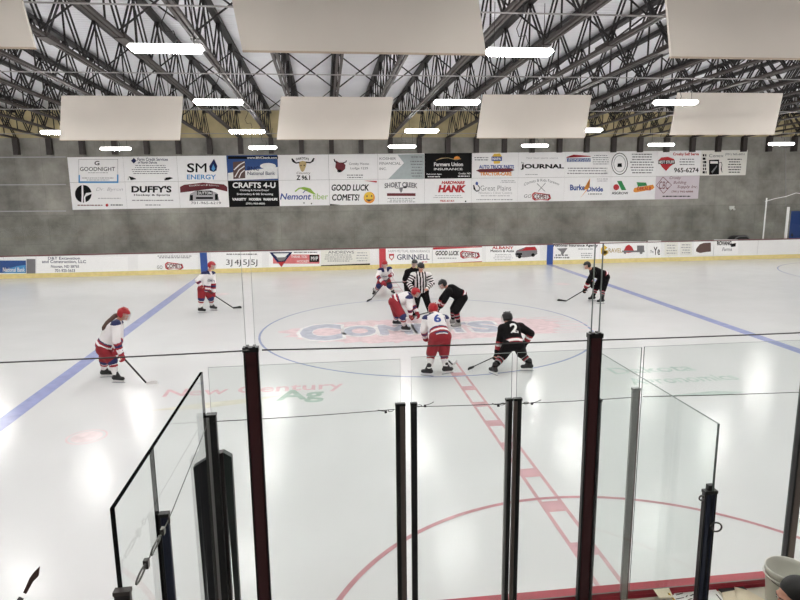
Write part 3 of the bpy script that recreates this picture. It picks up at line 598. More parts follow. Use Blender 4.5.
text(S, 'CRAFTS 4-U', (232.5, 182.4, 275.5, 188), YS, 'kw', .03); text(S, 'Clothing & Home Decor', (240, 189.2, 269, 191.6), YS, 'kw', .01); text(S, 'Embroidery & Silk Screening', (237, 193, 273, 195.6), YS, 'kw', .01); text(S, 'VARSITY', (232, 198, 246.5, 200.6), YS, 'kw', .05); text(S, 'MODERN', (249, 198, 261, 200.6), YS, 'kw', .05); text(S, 'WARMUPS', (263, 198, 277.5, 200.6), YS, 'kw', .05); text(S, '(701) 965-6006', (246, 202.6, 265, 205), YS, 'kw', .02)
S = sign(4, 1, 'pwhite', 'white sign with a green arc reading Nemont fiber')
text(S, 'Nemont', (280, 193.4, 311, 199.6), YS, 'kb', .02, .2); text(S, 'fiber', (313, 193.4, 328, 199.4), YS, 'klg', 0); multi(S, [stroke([(295, 191.5), (299, 188.4), (304, 187.6), (310, 189), (314.5, 194)], 1.3)], YS, 'klg', 'arc'); multi(S, [stroke([(303, 193), (305, 190.5), (308, 189.8)], .8)], YS, 'kb', 'arc'); multi(S, [ellp(304, 203, .7, .7, 8), ellp(311.5, 203.6, .7, .7, 8)], YS, 'k', 'screw')
S = sign(5, 1, 'pwhite', 'white sign reading GOOD LUCK COMETS! beside a yellow face')
text(S, 'GOOD LUCK', (331.5, 184.4, 369, 190.8), YS, 'k', .03, .15); text(S, 'COMETS!', (332, 194.2, 359.5, 200.6), YS, 'k', .03, .15); poly(S, ellp(369.3, 197.6, 5.6, 5.8, 28), YS, 'ko', 'smiling_face'); poly(S, ellp(368.6, 196.6, 4.6, 4.6, 28), YS, 'ky', 'smiling_face', 2); multi(S, [ellp(367, 196.2, .7, 1, 8), ellp(371.6, 196, .7, 1, 8), stroke([(366, 199.6), (369, 201.2), (372.5, 199.2)], .7)], YS, 'kbr', 'smiling_face', 3)
poly(S, [(364, 180.6), (377, 180.9), (376.6, 182.6)], YS, 'kr', 'accent'); poly(S, [(330, 204), (341, 204.9), (330, 205.4)], YS, 'k', 'accent')
S = sign(6, 1, 'pwhite', 'white sign with a steer skull above a maroon bar reading SHORT CREEK')
arctext(S, 'SHORT CREEK', (384.5, 182, 417.5, 188.4), YS, 'kg', .04, .2); poly(S, [(399, 187.6), (403, 187.4), (402.3, 191), (401, 193), (399.8, 191)], YS, 'kg', 'skull'); multi(S, [stroke([(399.5, 188), (396, 188.2), (394.5, 186.6)], .6), stroke([(402.6, 187.8), (406, 187.8), (407.5, 186)], .6)], YS, 'k', 'skull'); poly(S, rectp(387, 193.2, 415.5, 196), YS, 'kmr', 'bar'); fine(S, (387, 197.4, 416, 202.8), 3, YS, 'kg', .35)
S = sign(7, 1, 'pwhite', 'white sign with slanted red lettering reading HARDWARE HANK')
text(S, 'HARDWARE', (441.5, 181, 465, 184.2), YS, 'kr', .05, .25); text(S, 'HANK', (438, 185, 466, 192.4), YS, 'kr', .06, .2); fine(S, (431, 194.6, 465, 198.4), 2, YS, 'kl', .3); text(S, '965-6161', (440, 199.8, 454, 201.8), YS, 'kr', .03); poly(S, ellp(465.6, 201.3, .8, .8, 8), YS, 'k', 'screw')
S = sign(8, 1, 'pwhite', 'white sign with a thin curved leaf logo reading Great Plains')
text(S, 'Great Plains', (480.5, 185.6, 511, 190.6), YS, 'kg', -.008); text(S, "Women's Clinic Centre", (478, 191.6, 512, 194), YS, 'kl', -.004); fine(S, (480, 195, 511, 196.6), 1, YS, 'kl', .4); multi(S, [stroke([(473.6, 185), (474, 189), (476.5, 191.2), (479, 190.6)], 1.1), stroke([(477.5, 184.8), (479.6, 187.4), (479, 190.4)], .7)], YS, 'k', 'leaf'); poly(S, ellp(476.8, 183.4, 1.3, 1.7), YS, 'kb', 'leaf'); fine(S, (500, 180, 516, 183), 2, YS, 'kl', .4); fine(S, (475, 198.8, 514, 200.4), 1, YS, 'kl', .6)
S = sign(9, 1, 'pwhite', 'white sign with crossed sticks reading GO COMETS in red')
arctext(S, 'Comets & Kids Forever', (524, 178.6, 559.5, 186), YS, 'kg', -.002, .6); multi(S, [stroke([(537, 183.5), (545, 191.5)], .4), stroke([(545.5, 183), (538, 191.5)], .4)], YS, 'k', 'crossed_sticks'); text(S, 'GO', (524, 194.4, 531.4, 197.8), YS, 'kg', 0, .2); comets(S, 532, 192.2, 551, 200.6, YS)
S = sign(10, 1, 'pwhite', 'white sign with a gold lightning bolt reading Burke-Divide')
text(S, 'Burke', (570, 184.6, 585, 190.4), YS, 'kb', .035); text(S, 'Divide', (587, 186.6, 603, 191.6), YS, 'kb', .035); poly(S, [(590, 178.2), (583.5, 189.4), (586.6, 189.4), (579.4, 199), (589.6, 187), (586, 187.4)], YS, 'ko', 'bolt', 2); fine(S, (586, 193.2, 604, 194.8), 1, YS, 'k'); fine(S, (596, 178, 608.6, 182), 2, YS, 'kl', .35)
S = sign(11, 1, 'pwhite', 'white sign with a green and red seed logo beside an orange ear of corn')
poly(S, [(617, 181), (621.5, 180.8), (626.2, 190), (621.6, 190.2)], YS, 'kgr'); poly(S, ellp(616.2, 187.2, 2.9, 3), YS, 'kr'); text(S, 'ASGROW', (611.6, 191.8, 628.2, 194.4), YS, 'k', .02)
poly(S, [(633.4, 190), (634.5, 188), (653, 184.6), (654.4, 187.4), (652.5, 189.4), (636, 192.4), (633.6, 191.8)], YS, 'ko', 'corn'); poly(S, [(636.5, 182.2), (646, 182.6), (647, 185.6), (638, 186.6)], YS, 'kt' if 0 else 'kgr', 'corn', 2); text(S, 'DEKALB', (637, 186.6, 651, 190.4), YS, 'kr', .02, .1, lay=2)
S = sign(12, 1, 'plilac', 'pale lilac sign with a diamond logo of Crosby Building Supply')
multi(S, [stroke([a, b], .5) for a, b in (((663, 177), (671.5, 185)), ((671.5, 185), (663.5, 193.4)), ((663.5, 193.4), (656.4, 185.4)), ((656.4, 185.4), (663, 177)))], YS, 'kmr', 'diamond'); text(S, 'CBC', (659, 181.4, 669, 189), YS, 'kmr', 0, .2); text(S, 'Crosby', (669.5, 176.4, 681, 180), YS, 'kmr', 0, .3); text(S, 'Building', (673.5, 181, 686.5, 184.6), YS, 'kmr', 0, .3); text(S, 'Supply Inc.', (677, 185.2, 697.6, 189), YS, 'kmr', 0, .3); text(S, '(701) 965-6888', (671.5, 190.6, 693, 193), YS, 'kmr', .015); fine(S, (657, 195.4, 696, 197.2), 1, YS, 'k', .6)
# ================================================================ ROOF STEEL, LAMPS, BAFFLES
SPX = 1.46; JX = [-2.26+SPX*k for k in range(-15, 18)]
YN, YF = -24.0, YW-.02; HD = 1.22
J0 = thing('roof_joist', '', 'roof joist', (0, YF, ZB(YF)), 'open web steel joists under the roof')
bm = NB()
for s in (-1, 1): bar(bm, (s*.05, YN, ZB(YN)+.03), (s*.05, YF, ZB(YF)+.03), .062, .06, (1, 0, 0))
obj('bottom_chord', bm, 'steel_brown', J0)
bm = NB(); bar(bm, (0, YN, ZB(YN)+HD), (0, YF, ZB(YF)+HD), .16, .1, (1, 0, 0)); obj('top_chord', bm, 'steel_dark', J0)
bm = NB(); y = YF-.1; k = 0
while y > YN+2.1:
    for s in (-1, 1):
        bar(bm, (s*.04, y, ZB(y)+.06), (s*.04, y-1.0, ZB(y-1)+HD-.05), .03, .04)
        bar(bm, (s*.04, y-1.0, ZB(y-1)+HD-.05), (s*.04, y-2.0, ZB(y-2)+.06), .03, .04)
    bar(bm, (0, y-1.0, ZB(y-1)+.05), (0, y-1.0, ZB(y-1)+HD-.05), .032, .032)
    y -= 2.0
obj('web_bars', bm, 'steel_dark', J0)
bm = NB()
for s in (-1, 1):
    y = -3.0; bar(bm, (s*.09, y-.32, ZB(y-.32)+.045), (s*.09, y+.32, ZB(y+.32)+.045), .022, .11, (1, 0, 0))
    for q in range(4): yy = y-.24+.16*q; box(bm, s*.1-.012, s*.1+.012, yy-.015, yy+.015, ZB(yy)+.03, ZB(yy)+.06)
bar(bm, (0, -3.32, ZB(-3.32)-.008), (0, -2.68, ZB(-2.68)-.008), .2, .016, (1, 0, 0))
obj('splice_plate', bm, 'steel_brown', J0)
bm = NB(); box(bm, -.115, .115, YF-.24, YF, 5.54, ZB(YF)); obj('wall_bracket', bm, 'steel_brown', J0)
nl = len([x for x in JX if x < 0])
for i, x in enumerate(JX):
    j = J0 if i == 0 else copy_tree(JX0)
    if i == 0: JX0 = J0
    j.location = (x, YF, ZB(YF))
    n = (nl-1-i) if x < 0 else i-nl
    j['label'] = 'dark open-web steel roof joist, %s to the %s of the red centre line' % (ORD[n], 'left' if x < 0 else 'right')
RN = ['nearest', 'second nearest', 'third nearest', 'farthest']
for r, yy in enumerate((-9.4, -3.4, 2.6, 8.6)):
    for i in range(len(JX)-1):
        xm = (JX[i]+JX[i+1])/2; d = yy+17
        if not (-2.2-.56*d < xm < -1.4+.78*d): continue
        bm = NB(); a, b = JX[i], JX[i+1]
        a += .012; b -= .012; tube(bm, [(a, yy, ZB(yy)+.1), (b, yy, ZB(yy)+HD-.06)], .02, 6); tube(bm, [(b, yy+.03, ZB(yy)+.1), (a, yy+.03, ZB(yy)+HD-.06)], .02, 6)
        n = (nl-1-i) if xm < 0 else i-nl+1
        side = ('bay over the red centre line' if i == nl-1 else '%s bay %s of the red line' % (ORD[abs(i-(nl-1))-1], 'left' if i < nl-1 else 'right'))
        o = obj('cross_brace', bm, 'steel_dark'); tag(o, 'crossed dark roof rods, %s row, %s' % (RN[r], side), 'cross brace', 'crossed bracing rods between joists')
LROWS = [(-16.2, 6.5), (-11.3, 6.25), (-6.4, 6.05), (-1.5, 5.87), (4.0, 5.66), (9.2, 5.465)]  # first two rows unseen, added for light over the near ice and stand
for r, (yy, zz) in enumerate(LROWS):
    if r == 0: continue
    zc_ = at(400, [0, 0, 10.5, 75.5, 110.5, 133.5][r], yy).z if r >= 2 else ZB(yy)
    bm = NB(); tube(bm, [(-24, yy, zc_), (26, yy, zc_)], .014, 6)
    if r >= 2: tag(obj('conduit', bm, 'conduit'), 'thin grey conduit under the joists above the %s row of ceiling lamps' % ['', '', 'nearest', 'second nearest', 'third nearest', 'farthest'][r], 'conduit')
    else: bm.free()
L0_ = thing('ceiling_lamp', '', 'lamp', (0, 0, 0), 'hanging ceiling lamps')
bm = NB(); hexa(bm, [(-.56, -.12, .055), (.56, -.12, .055), (.56, .12, .055), (-.56, .12, .055), (-.53, -.07, .11), (.53, -.07, .11), (.53, .07, .11), (-.53, .07, .11)]); obj('housing', bm, 'lamp_shell', L0_)
bm = NB(); hexa(bm, [(-.5, -.09, 0), (.5, -.09, 0), (.5, .09, 0), (-.5, .09, 0), (-.545, -.115, .055), (.545, -.115, .055), (.545, .115, .055), (-.545, .115, .055)]); obj('diffuser', bm, 'lamp', L0_)
for s in (-1, 1):
    bm = NB(); tube(bm, [(s*.42, 0, .1), (s*.42, 0, .82)], .006, 5); obj('hanging_wire', bm, 'wire', L0_)
bm = NB(); tube(bm, [(.1, 0, .1), (.16, .02, .2), (.12, .03, .32), (.0, .02, .3), (-.05, 0, .42), (.05, 0, .62), (.06, 0, .82)], .008, 5); obj('power_cord', bm, 'pblk', L0_)
first = True
for r, (yy, zz) in enumerate(LROWS):
    for k in range(-4, 5):
        x = .55+5.63*k; z = zz+.004*(x+2)
        l = L0_ if first else copy_tree(L0_); first = False
        l.location = (x, yy, z)
        l['label'] = 'hanging ceiling lamp, %s row from the far wall, %s %s of the red line' % (ORD[5-r], ORD[-k-1] if k < 0 else ORD[k], 'left' if k < 0 else 'right')
def baffle(x0, x1, y, z0, z1, sh, label):
    r = thing('ceiling_baffle', label, 'panel', ((x0+x1)/2, y, z0), 'white boards hung from the roof')
    bm = NB(); t = .05
    hexa(bm, [(x0, y, z0), (x1, y, z0), (x1, y+t, z0), (x0, y+t, z0), (x0+sh, y, z1), (x1+sh, y, z1), (x1+sh, y+t, z1), (x0+sh, y+t, z1)]); obj('board', bm, 'panel', r)
    bm = NB(); box(bm, x0, x1, y-.005, y+t+.005, z0-.015, z0); obj('bottom_edge', bm, 'panel_edge', r)
    for q in (.12, .88):
        bm = NB(); x = x0+(x1-x0)*q+sh; tube(bm, [(x, y+t/2, z1), (x, y+t/2, ZB(y)+.02)], .006, 5); obj('hanging_wire', bm, 'wire', r)
y2 = 1.0
for (x0, x1, z0, z1), lb in zip(((-9.62, -6.54, 5.24, 6.37), (-3.96, -.88, 5.25, 6.38), (1.67, 4.88, 5.28, 6.47), (7.52, 10.86, 5.36, 6.56)),
                                ('leftmost', 'second from left', 'third from left', 'rightmost')):
    baffle(x0, x1, y2, z0, z1, .16, 'white hanging ceiling board in the farther row, %s' % lb.strip(','))
y1_ = -8.6
for (x0, x1), lb in zip(((-9.2, -6.12), (-3.68, -.575), (1.99, 5.1)), ('leftmost, at the corner', 'the large middle one', 'rightmost, at the corner')):
    baffle(x0, x1, y1_, 5.645, 6.85, -.2, 'white hanging ceiling board in the nearer row, %s' % lb)

# ================================================================ GLASS, POSTS AND WIRES AT THE NEAR SIDE
YP = -12.965
def pane(x0, x1, y, z0, z1, label, m='glass', e='glass_edge', grp=None, t=.012):
    bm = NB(); fs = box(bm, x0, x1, y-t/2, y+t/2, z0, z1)
    for f in (fs[0], fs[1], fs[3], fs[5]): f.material_index = 1
    return tag(obj('safety_glass', bm, [m, e]), label, 'glass pane', grp)
def side_pane(x, y0, y1, z0, z1, label, t=.018, e='glass_edge_dark'):
    bm = NB(); fs = box(bm, x-t/2, x+t/2, y0, y1, z0, z1)
    for f in (fs[0], fs[1], fs[2], fs[4]): f.material_index = 1
    return tag(obj('safety_glass', bm, ['glass', e]), label, 'glass pane', 'side glass of the timekeeper box')
GR = 'glass panes on the near boards'
ZG = 2.835
pane(-3.515, -2.262, YP, .93, 2.825, 'rink-side glass pane left of the paired black posts, over the lettering New Century', grp=GR)
pane(-2.188, -1.487, YP, .93, ZG, 'narrow rink-side glass pane between the two pairs of black posts', grp=GR)
pane(-1.452, -.552, YP, .93, 2.835, 'rink-side glass pane right of the paired black posts, left of the grey post', grp=GR)
pane(-.532, .70, YP, .93, 2.838, 'rink-side glass pane right of the grey post', grp=GR)
pane(.76, 2.0, YP, .93, 2.838, 'rink-side glass pane beyond the post at the right edge', grp=GR)
def post(x, y, z0, z1, w, d, parts, label, cap='pblk', nm='glass_post'):
    """parts: list of (name, from, to, material) across the width, 0..1"""
    r = thing(nm, label, 'post', (x, y, z0))
    for n, a, b, m in parts:
        bm = NB(); box(bm, x-w/2+w*a, x-w/2+w*b, y-d/2, y+d/2, z0, z1); bmesh.ops.bevel(bm, geom=bm.edges[:], offset=min(.004, w*(b-a)*.2), segments=1, affect='EDGES'); obj(n, bm, m, r)
    bm = NB(); box(bm, x-w/2-.002, x+w/2+.002, y-d/2-.002, y+d/2+.002, z1-.012, z1+.004); obj('top_cap', bm, cap, r)
    return r
ch = lambda m: [('channel', .18, .82, m), ('flange', 0, .2, 'pblk'), ('flange', .8, 1, 'pblk')]
YQ = YP
post(-2.265, YQ, .87, 2.51, .066, .03, [('flange', 0, .45, 'pblk'), ('channel', .45, .92, 'pbrown'), ('flange', .92, 1, 'pblk')], 'black and brown glass post, left one of the left pair in front of the ice')
post(-2.172, YQ, .87, 2.51, .042, .03, [('channel', 0, 1, 'pblk')], 'thin black glass post, right one of the left pair')
post(-1.503, YQ, .87, 2.505, .046, .03, [('flange', 0, .35, 'pgreyp'), ('channel', .35, 1, 'pblk')], 'black glass post with grey left edge, left one of the right pair')
post(-1.442, YQ, .87, 2.505, .056, .03, [('flange', 0, .45, 'pbrown'), ('channel', .45, 1, 'pblk')], 'brown and black glass post, right one of the right pair')
post(-.575, YQ, .87, 2.535, .056, .03, [('channel', 0, .8, 'pgreyp'), ('flange', .8, 1, 'pbrown')], 'light grey metal glass post right of the right maroon post', 'pgreyp')
post(-.865, YQ, .87, 2.47, .06, .05, [('channel', 0, 1, 'pblk')], 'dark corner post of the right side glass, mostly behind the right maroon post')
post(.755, YQ, .87, 2.5, .07, .05, [('flange', 0, .25, 'pblk'), ('channel', .25, 1, 'pbrown')], 'grey-brown glass post at the right edge behind the white bucket')
post(-3.515, YQ, .87, 2.505, .062, .05, [('flange', 0, .35, 'pgreyp'), ('channel', .3, 1, 'pblk')], 'dark corner post of the left side glass, in front of the navy pad')
XL, XR = -3.553, -.865
side_pane(XL, -14.19, -12.995, .155, 2.805, 'tall side glass pane, far half of the left wall of the box')
side_pane(XL, -14.735, -14.2, .155, 2.805, 'narrow side glass pane, near half of the left wall of the box')
side_pane(XR, -14.315, -12.995, .9, 2.815, 'slanting side glass pane on the right of the box, ending at the navy post', .012, 'glass_edge')
post(XL+.033, -14.2, .15, 2.485, .042, .03, [('channel', .15, 1, 'pnavy'), ('flange', 0, .15, 'pblk')], 'dark navy post in the middle of the left side glass')
post(XL+.012, -14.75, .15, 2.475, .058, .03, [('channel', 0, 1, 'pblk')], 'short dark end post at the near end of the left side glass', 'steel_brown')
r = post(-.871, -14.30, .15, 2.458, .064, .03, [('channel', .12, .88, 'pnavy'), ('flange', 0, .12, 'pblk'), ('flange', .88, 1, 'pblk')], 'navy end post of the right side glass with two wire loops')
bm = NB(); box(bm, -.885, -.855, -14.31, -14.285, 2.459, 2.49); obj('glass_clamp', bm, 'pblk', r)
def loop(par, c, rad, nrm, name='wire_loop', th=.0045):
    bm = NB(); d, u, v = frame(V(nrm)); c = V(c); tube(bm, [c+(u*math.cos(a*.3927)+v*math.sin(a*.3927))*rad for a in range(16)], th, 6, True); return obj(name, bm, 'chain', par, True)
loop(r, at(701.6, 498, -14.33), .012, (0, 1, 0)); loop(r, at(716, 527, -14.33), .026, (.3, 1, .1))
# padded corner behind the left post
pd = thing('corner_pad', 'dark padded corner cover with a peaked top behind the left corner post', 'pad', (-3.5, -12.9, .931))
def prism(bm, pts, y0, y1):
    a = [bm.verts.new((x, y0, z)) for x, z in pts]; b = [bm.verts.new((x, y1, z)) for x, z in pts]
    n = len(pts); bm.faces.new(a[::-1]); bm.faces.new(b)
    for k in range(n): bm.faces.new((a[k], a[(k+1) % n], b[(k+1) % n], b[k]))
yp0, yp1 = -12.935, -12.88
def padface(nm, px, m, dy=0.0):
    t = [at(x, y, yp0) for x, y in px]; pts = [(p.x, p.z) for p in t]
    pts = [(pts[0][0]+.015, .931)]+[(pts[-1][0]-.005, .931)]+pts[::-1]
    bm = NB(); prism(bm, pts, yp0-dy, yp1); obj(nm, bm, m, pd)
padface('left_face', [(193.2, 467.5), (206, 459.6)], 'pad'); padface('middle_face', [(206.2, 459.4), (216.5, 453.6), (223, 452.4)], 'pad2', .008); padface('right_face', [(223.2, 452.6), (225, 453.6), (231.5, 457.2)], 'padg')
# stand glass
YM = -14.86
for x, lb in ((-3.003, 'tall maroon glass post left of centre, nearest to the viewer'), (-1.766, 'tall maroon glass post right of centre, nearest to the viewer')):
    r = post(x, YM, .15, 3.428, .05, .024, [('channel', .1, .92, 'maroon'), ('flange', 0, .12, 'pblk'), ('flange', .92, 1, 'pblk')], lb)
    bm = NB()
    for q in (-1, 1): box(bm, x+q*.012-.005, x+q*.012+.005, YM-.016, YM+.016, 3.427, 3.436)
    obj('glass_clip', bm, 'pblk', r)
GS = 'glass panes along the front of the stand'
pane(-4.26, -3.019, YM, 1.9, 3.76, 'nearest glass pane left of the left maroon post', 'glass_stand', grp=GS)
pane(-2.988, -1.781, YM, 1.9, 3.76, 'nearest glass pane between the two maroon posts', 'glass_stand', grp=GS)
pane(-1.751, -.5, YM, 1.9, 3.76, 'nearest glass pane right of the right maroon post', 'glass_stand', grp=GS)
# wires
def wire(pts, label, r=.0028, hooks=(), th='wire'):
    a = V(pts[0]); t = thing('wire_cable', label, 'wire', tuple(a), 'tension wires along the glass')
    bm = NB(); tube(bm, pts, r, 6); obj('wire', bm, th, t)
    for p, q in hooks:                               # a small link, its clamp and a bent wire end
        p, q = V(p), V(q); d = (q-p).normalized(); L_ = (q-p).length
        bm = NB(); _, u, v = frame(d); c = p+d*L_*.25; tube(bm, [c+d*math.cos(k*.3927)*.018+v*math.sin(k*.3927)*.007 for k in range(16)], .0025, 6, True); obj('link', bm, 'chain', t, True)
        bm = NB(); c = p+d*L_*.55; bar(bm, c-d*.008-V((0, 0, .006)), c+d*.008-V((0, 0, .006)), .012, .016); obj('clamp', bm, 'pblk', t)
        bm = NB(); tube(bm, [p+d*L_*.6, p+d*L_*.8+V((0, 0, .004)), q+V((0, 0, .016))], .0025, 6); obj('wire_end', bm, 'wire', t)
    return t
def sag(a, b, s=.01, n=10): return [V(a).lerp(V(b), k/n)-V((0, 0, s*4*k/n*(1-k/n))) for k in range(n+1)]
YV = YM-.036
wire(sag(at(-90, 366, YV), at(249, 350.5, YV), .003), 'long wire across the stand glass left of the left maroon post', .0026)
wire(sag(at(262, 350, YV), at(588, 340.5, YV), .003), 'long wire across the stand glass between the maroon posts', .0026)
wire(sag(at(602, 340, YV), at(900, 328, YV), .003), 'long wire across the stand glass right of the right maroon post', .0026)
yw = YP-.034
wire(sag(at(213, 421.5, yw), at(395, 409.3, yw), .006), 'thin wire on the rink glass from the left corner post to the paired posts', .0024, [(at(395, 410, yw), at(378, 412, yw))])
wire(sag(at(414, 406.5, yw), at(506, 403.5, yw), .004), 'thin wire on the rink glass between the two pairs of posts', .0024, [(at(414, 406.4, yw), at(434, 404, yw)), (at(506, 403.5, yw), at(492, 405.5, yw))])
wire(sag(at(521, 403.4, yw), at(631, 397.4, yw), .004), 'thin wire on the rink glass from the right pair of posts to the grey post', .0024, [(at(521, 403.4, yw), at(541, 402, yw))])
wire(sag(at(643, 396.6, yw), at(830, 391, yw), .004), 'thin wire on the rink glass right of the grey post', .0024)
p0, p1, p2 = at(209, 420, -13.0), at(168.5, 520, -14.24), at(136, 584, -14.74)
w5 = wire([p0, p1], 'slanting wire on the left side glass with turnbuckle and chain', .0026)
loop(w5, p1+V((.004, 0, 0)), .014, (1, .2, 0), 'eye_bolt', .0035)
d = (p2-p1); bm = NB()
for s in (-1, 1):
    o_ = V((0, .35, .9)).normalized()*.011*s; tube(bm, [p1+d*.28, p1+d*.33+o_, p1+d*.55+o_, p1+d*.6], .0042, 6)
tube(bm, [p1, p1+d*.3], .0035, 6); tube(bm, [p1+d*.58, p1+d*.72], .0035, 6)
obj('turnbuckle', bm, 'chain', w5, True)
bm = NB(); c = p1+d*.2; bar(bm, c-d*.03, c+d*.03, .016, .03); c = p1+d*.72; bar(bm, c-d*.025, c+d*.025, .02, .036); obj('clamp', bm, 'chain', w5)
bm = NB(); dn, u, v = frame(d); c = p1+d*.87
tube(bm, [c+dn*math.cos(k*.3927)*d.length*.13+v*math.sin(k*.3927)*.013 for k in range(16)], .004, 6, True)
obj('chain_link', bm, 'chain', w5, True)

# ---------------------------------------------------------------- timekeeper counter and what lies on it
ct = thing('counter', 'pale narrow counter behind the red near boards', 'counter', (-.0, -13.2, .15))
bm = NB(); box(bm, -.82, 3.0, -13.48, -12.975, .84, .868); obj('top', bm, 'wood', ct)
for x in (-.74, 1.1, 2.9):
    bm = NB(); box(bm, x-.03, x+.03, -13.44, -13.02, .15, .84); obj('bracket', bm, 'steel_dark', ct)
def sheet(name, pts, z, m, label, cat, t=.002, rows=None):
    bm = NB(); q = [gz(x, y, z) for x, y in pts]; n = len(q)
    a = [bm.verts.new(p) for p in q]; b = [bm.verts.new(p+V((0, 0, t))) for p in q]
    bm.faces.new(a[::-1]); bm.faces.new(b)
    for k in range(n): bm.faces.new((a[k], a[(k+1) % n], b[(k+1) % n], b[k]))
    return tag(obj(name, bm, m), label, cat)
zc = .869
sheet('paper_note', [(653.2, 589.4), (668.8, 588), (673.8, 597.6), (659.4, 598.2)], .932, 'tan', 'small tan paper note lying on the red rail', 'paper')
pp = sheet('score_sheet', [(672, 600), (674, 593.6), (711, 583.2), (729, 607), (690, 612)], zc+.004, 'paper', 'large white score sheet behind the navy post on the counter', 'paper')
bm = NB()
for a, b in (((676, 595), (683, 593)), ((686, 597), (687.5, 595.3)), ((690, 596), (694, 594)), ((688, 600), (692, 598.4)), ((676, 599), (684, 597.5)), ((716, 594), (722, 601))):
    bar(bm, gz(*a, zc+.0068), gz(*b, zc+.0068), .006, .001, (0, 0, 1)) if 0 else bar(bm, gz(*a, zc+.0068), gz(*b, zc+.0068), .008, .001)
obj('writing', bm, 'k', pp)
sheet('clipboard', [(712, 584.6), (738, 582.6), (747, 590.6), (722, 593)], zc+.002, 'blackp', 'black clipboard under the papers beside the navy post', 'clipboard', .008)
sheet('paper_sheet', [(722, 592.6), (736, 590), (741, 603), (724, 606)], zc+.012, 'tan', 'crumpled tan paper sheet between the score sheet and torn paper', 'paper')
sheet('paper_sheet', [(734, 586.8), (748, 590.4), (765, 600), (757, 606), (738, 604)], zc+.016, 'tan', 'torn pale paper with a sharp corner left of the bucket', 'paper')
pc = thing('pencil', 'thick yellow pencil lying across the tan note', 'pencil', tuple(gz(672, 596, .9)))
a, b = gz(667.6, 592.2, .945), gz(676, 602, .90)
bm = NB(); tube(bm, [a.lerp(b, .12), b], .007, 8); obj('barrel', bm, 'pencil', pc, True)
bm = NB(); tube(bm, [a, a.lerp(b, .12)], [.002, .007], 8); obj('tip', bm, 'tan', pc, True)
bk = thing('bucket', 'white plastic bucket on the counter beside the dark-haired person', 'bucket', (.535, -13.24, .869))
bm = NB(); lathe(bm, (.535, -13.24, .869), [(.118, 0), (.122, .004), (.147, .30), (.152, .30), (.154, .335), (.15, .34), (.144, .335), (.142, .30), (.116, .01)], 40)
obj('body', bm, 'bucket', bk, True)
bm = NB(); tube(bm, [V((.535, -13.24, 1.15))+V((.156*math.cos(a*.157), .156*math.sin(a*.157), 0)) for a in range(40)], .006, 6, True); obj('rim_ring', bm, 'bucket', bk, True)
bm = NB(); tube(bm, [V((.535-.158*math.cos(t), -13.24-.155*math.sin(t), 1.15-.04*math.sin(t))) for t in [k*math.pi/12 for k in range(13)]], .003, 6); obj('handle', bm, 'chain', bk, True)
bn = thing('bench', 'low bench inside the timekeeper box', 'bench', (.5, -14.0, .15))
bm = NB(); box(bm, .2, 1.5, -14.2, -13.78, .56, .6); obj('seat', bm, 'wood', bn)
for x in (.3, 1.4):
    bm = NB(); box(bm, x-.03, x+.03, -14.15, -13.83, .15, .56); obj('leg', bm, 'steel_dark', bn)
# stick poking up at the lower left
hs = thing('hockey_stick', 'hockey stick propped upright at the lower left corner, dark blade up', 'hockey stick', (-5.3, -13.2, .15))
a, b = at(39.6, 566.6, -13.2), at(20.5, 599, -13.2); dd = (b-a).normalized(); n_ = dd.cross(V((0, 1, 0)))
e = a+dd*((a.z-.15)/-dd.z)
k0 = a+dd*.27
bm = NB(); bar(bm, k0+dd*.08, e, .022, .03, (0, 1, 0)); obj('shaft', bm, 'shaftg', hs)
bm = NB(); bar(bm, k0-dd*.02, k0+dd*.16, .024, .032, (0, 1, 0)); obj('tape', bm, 'tapek', hs)
bm = NB(); P = [a, a+dd*.09-n_*.012 if 0 else a+dd*.10+n_*.006, k0+n_*.018, k0-n_*.018, a+dd*.15-n_*.045, a+dd*.06-n_*.022]
P = [at(39.8, 566.4, -13.2), at(38.6, 576, -13.2), at(33, 581.5, -13.2), at(26.5, 593.5, -13.2), at(23.5, 592, -13.2), at(30, 577.5, -13.2), at(34, 572, -13.2)]
va = [bm.verts.new(p-V((0, .006, 0))) for p in P]; vb = [bm.verts.new(p+V((0, .006, 0))) for p in P]; n = len(P)
bm.faces.new(va); bm.faces.new(vb[::-1])
for k in range(n): bm.faces.new((va[k], va[(k+1) % n], vb[(k+1) % n], vb[k]))
obj('blade', bm, 'bladeb', hs)
# ================================================================ PEOPLE
def near_t(p, a, b):
    d = b-a; t = max(0., min(1., (p-a).dot(d)/d.length_squared)); return (p-(a+d*t)).length, t
def hand(bm, Wp, h, s, nrm, k=1.0, curl=1.0):         # palm, four bent fingers of unequal length, side thumb
    h, s, nrm = h.normalized(), s.normalized(), nrm.normalized()
    cap(bm, Wp, Wp+h*.07*k, .026*k, .036*k, s, 1.25, 10)
    for i, L_ in enumerate((.072, .082, .077, .06)):
        o = Wp+h*.085*k+s*((i-1.5)*.021*k)
        p1 = o+(h*.8+nrm*.45*curl)*L_*.45*k; p2 = p1+(h*.15*(2-curl)+nrm*.9*curl)*L_*.42*k; p3 = p2+(nrm*.35-h*.7*curl)*L_*.3*k
        for a, b, r0, r1 in ((o-h*.02*k, p1, .0105, .010), (p1, p2, .010, .0095), (p2, p3, .0095, .008)): cap(bm, a, b, r0*k, r1*k, n=8)
    t0 = Wp+h*.025*k-s*.03*k; t1 = t0+(-s*.7+h*.6+nrm*.3)*.04*k; t2 = t1+(h*.6+nrm*.8+s*.2)*.032*k
    cap(bm, t0, t1, .014*k, .012*k, n=8); cap(bm, t1, t2, .012*k, .0095*k, n=8)
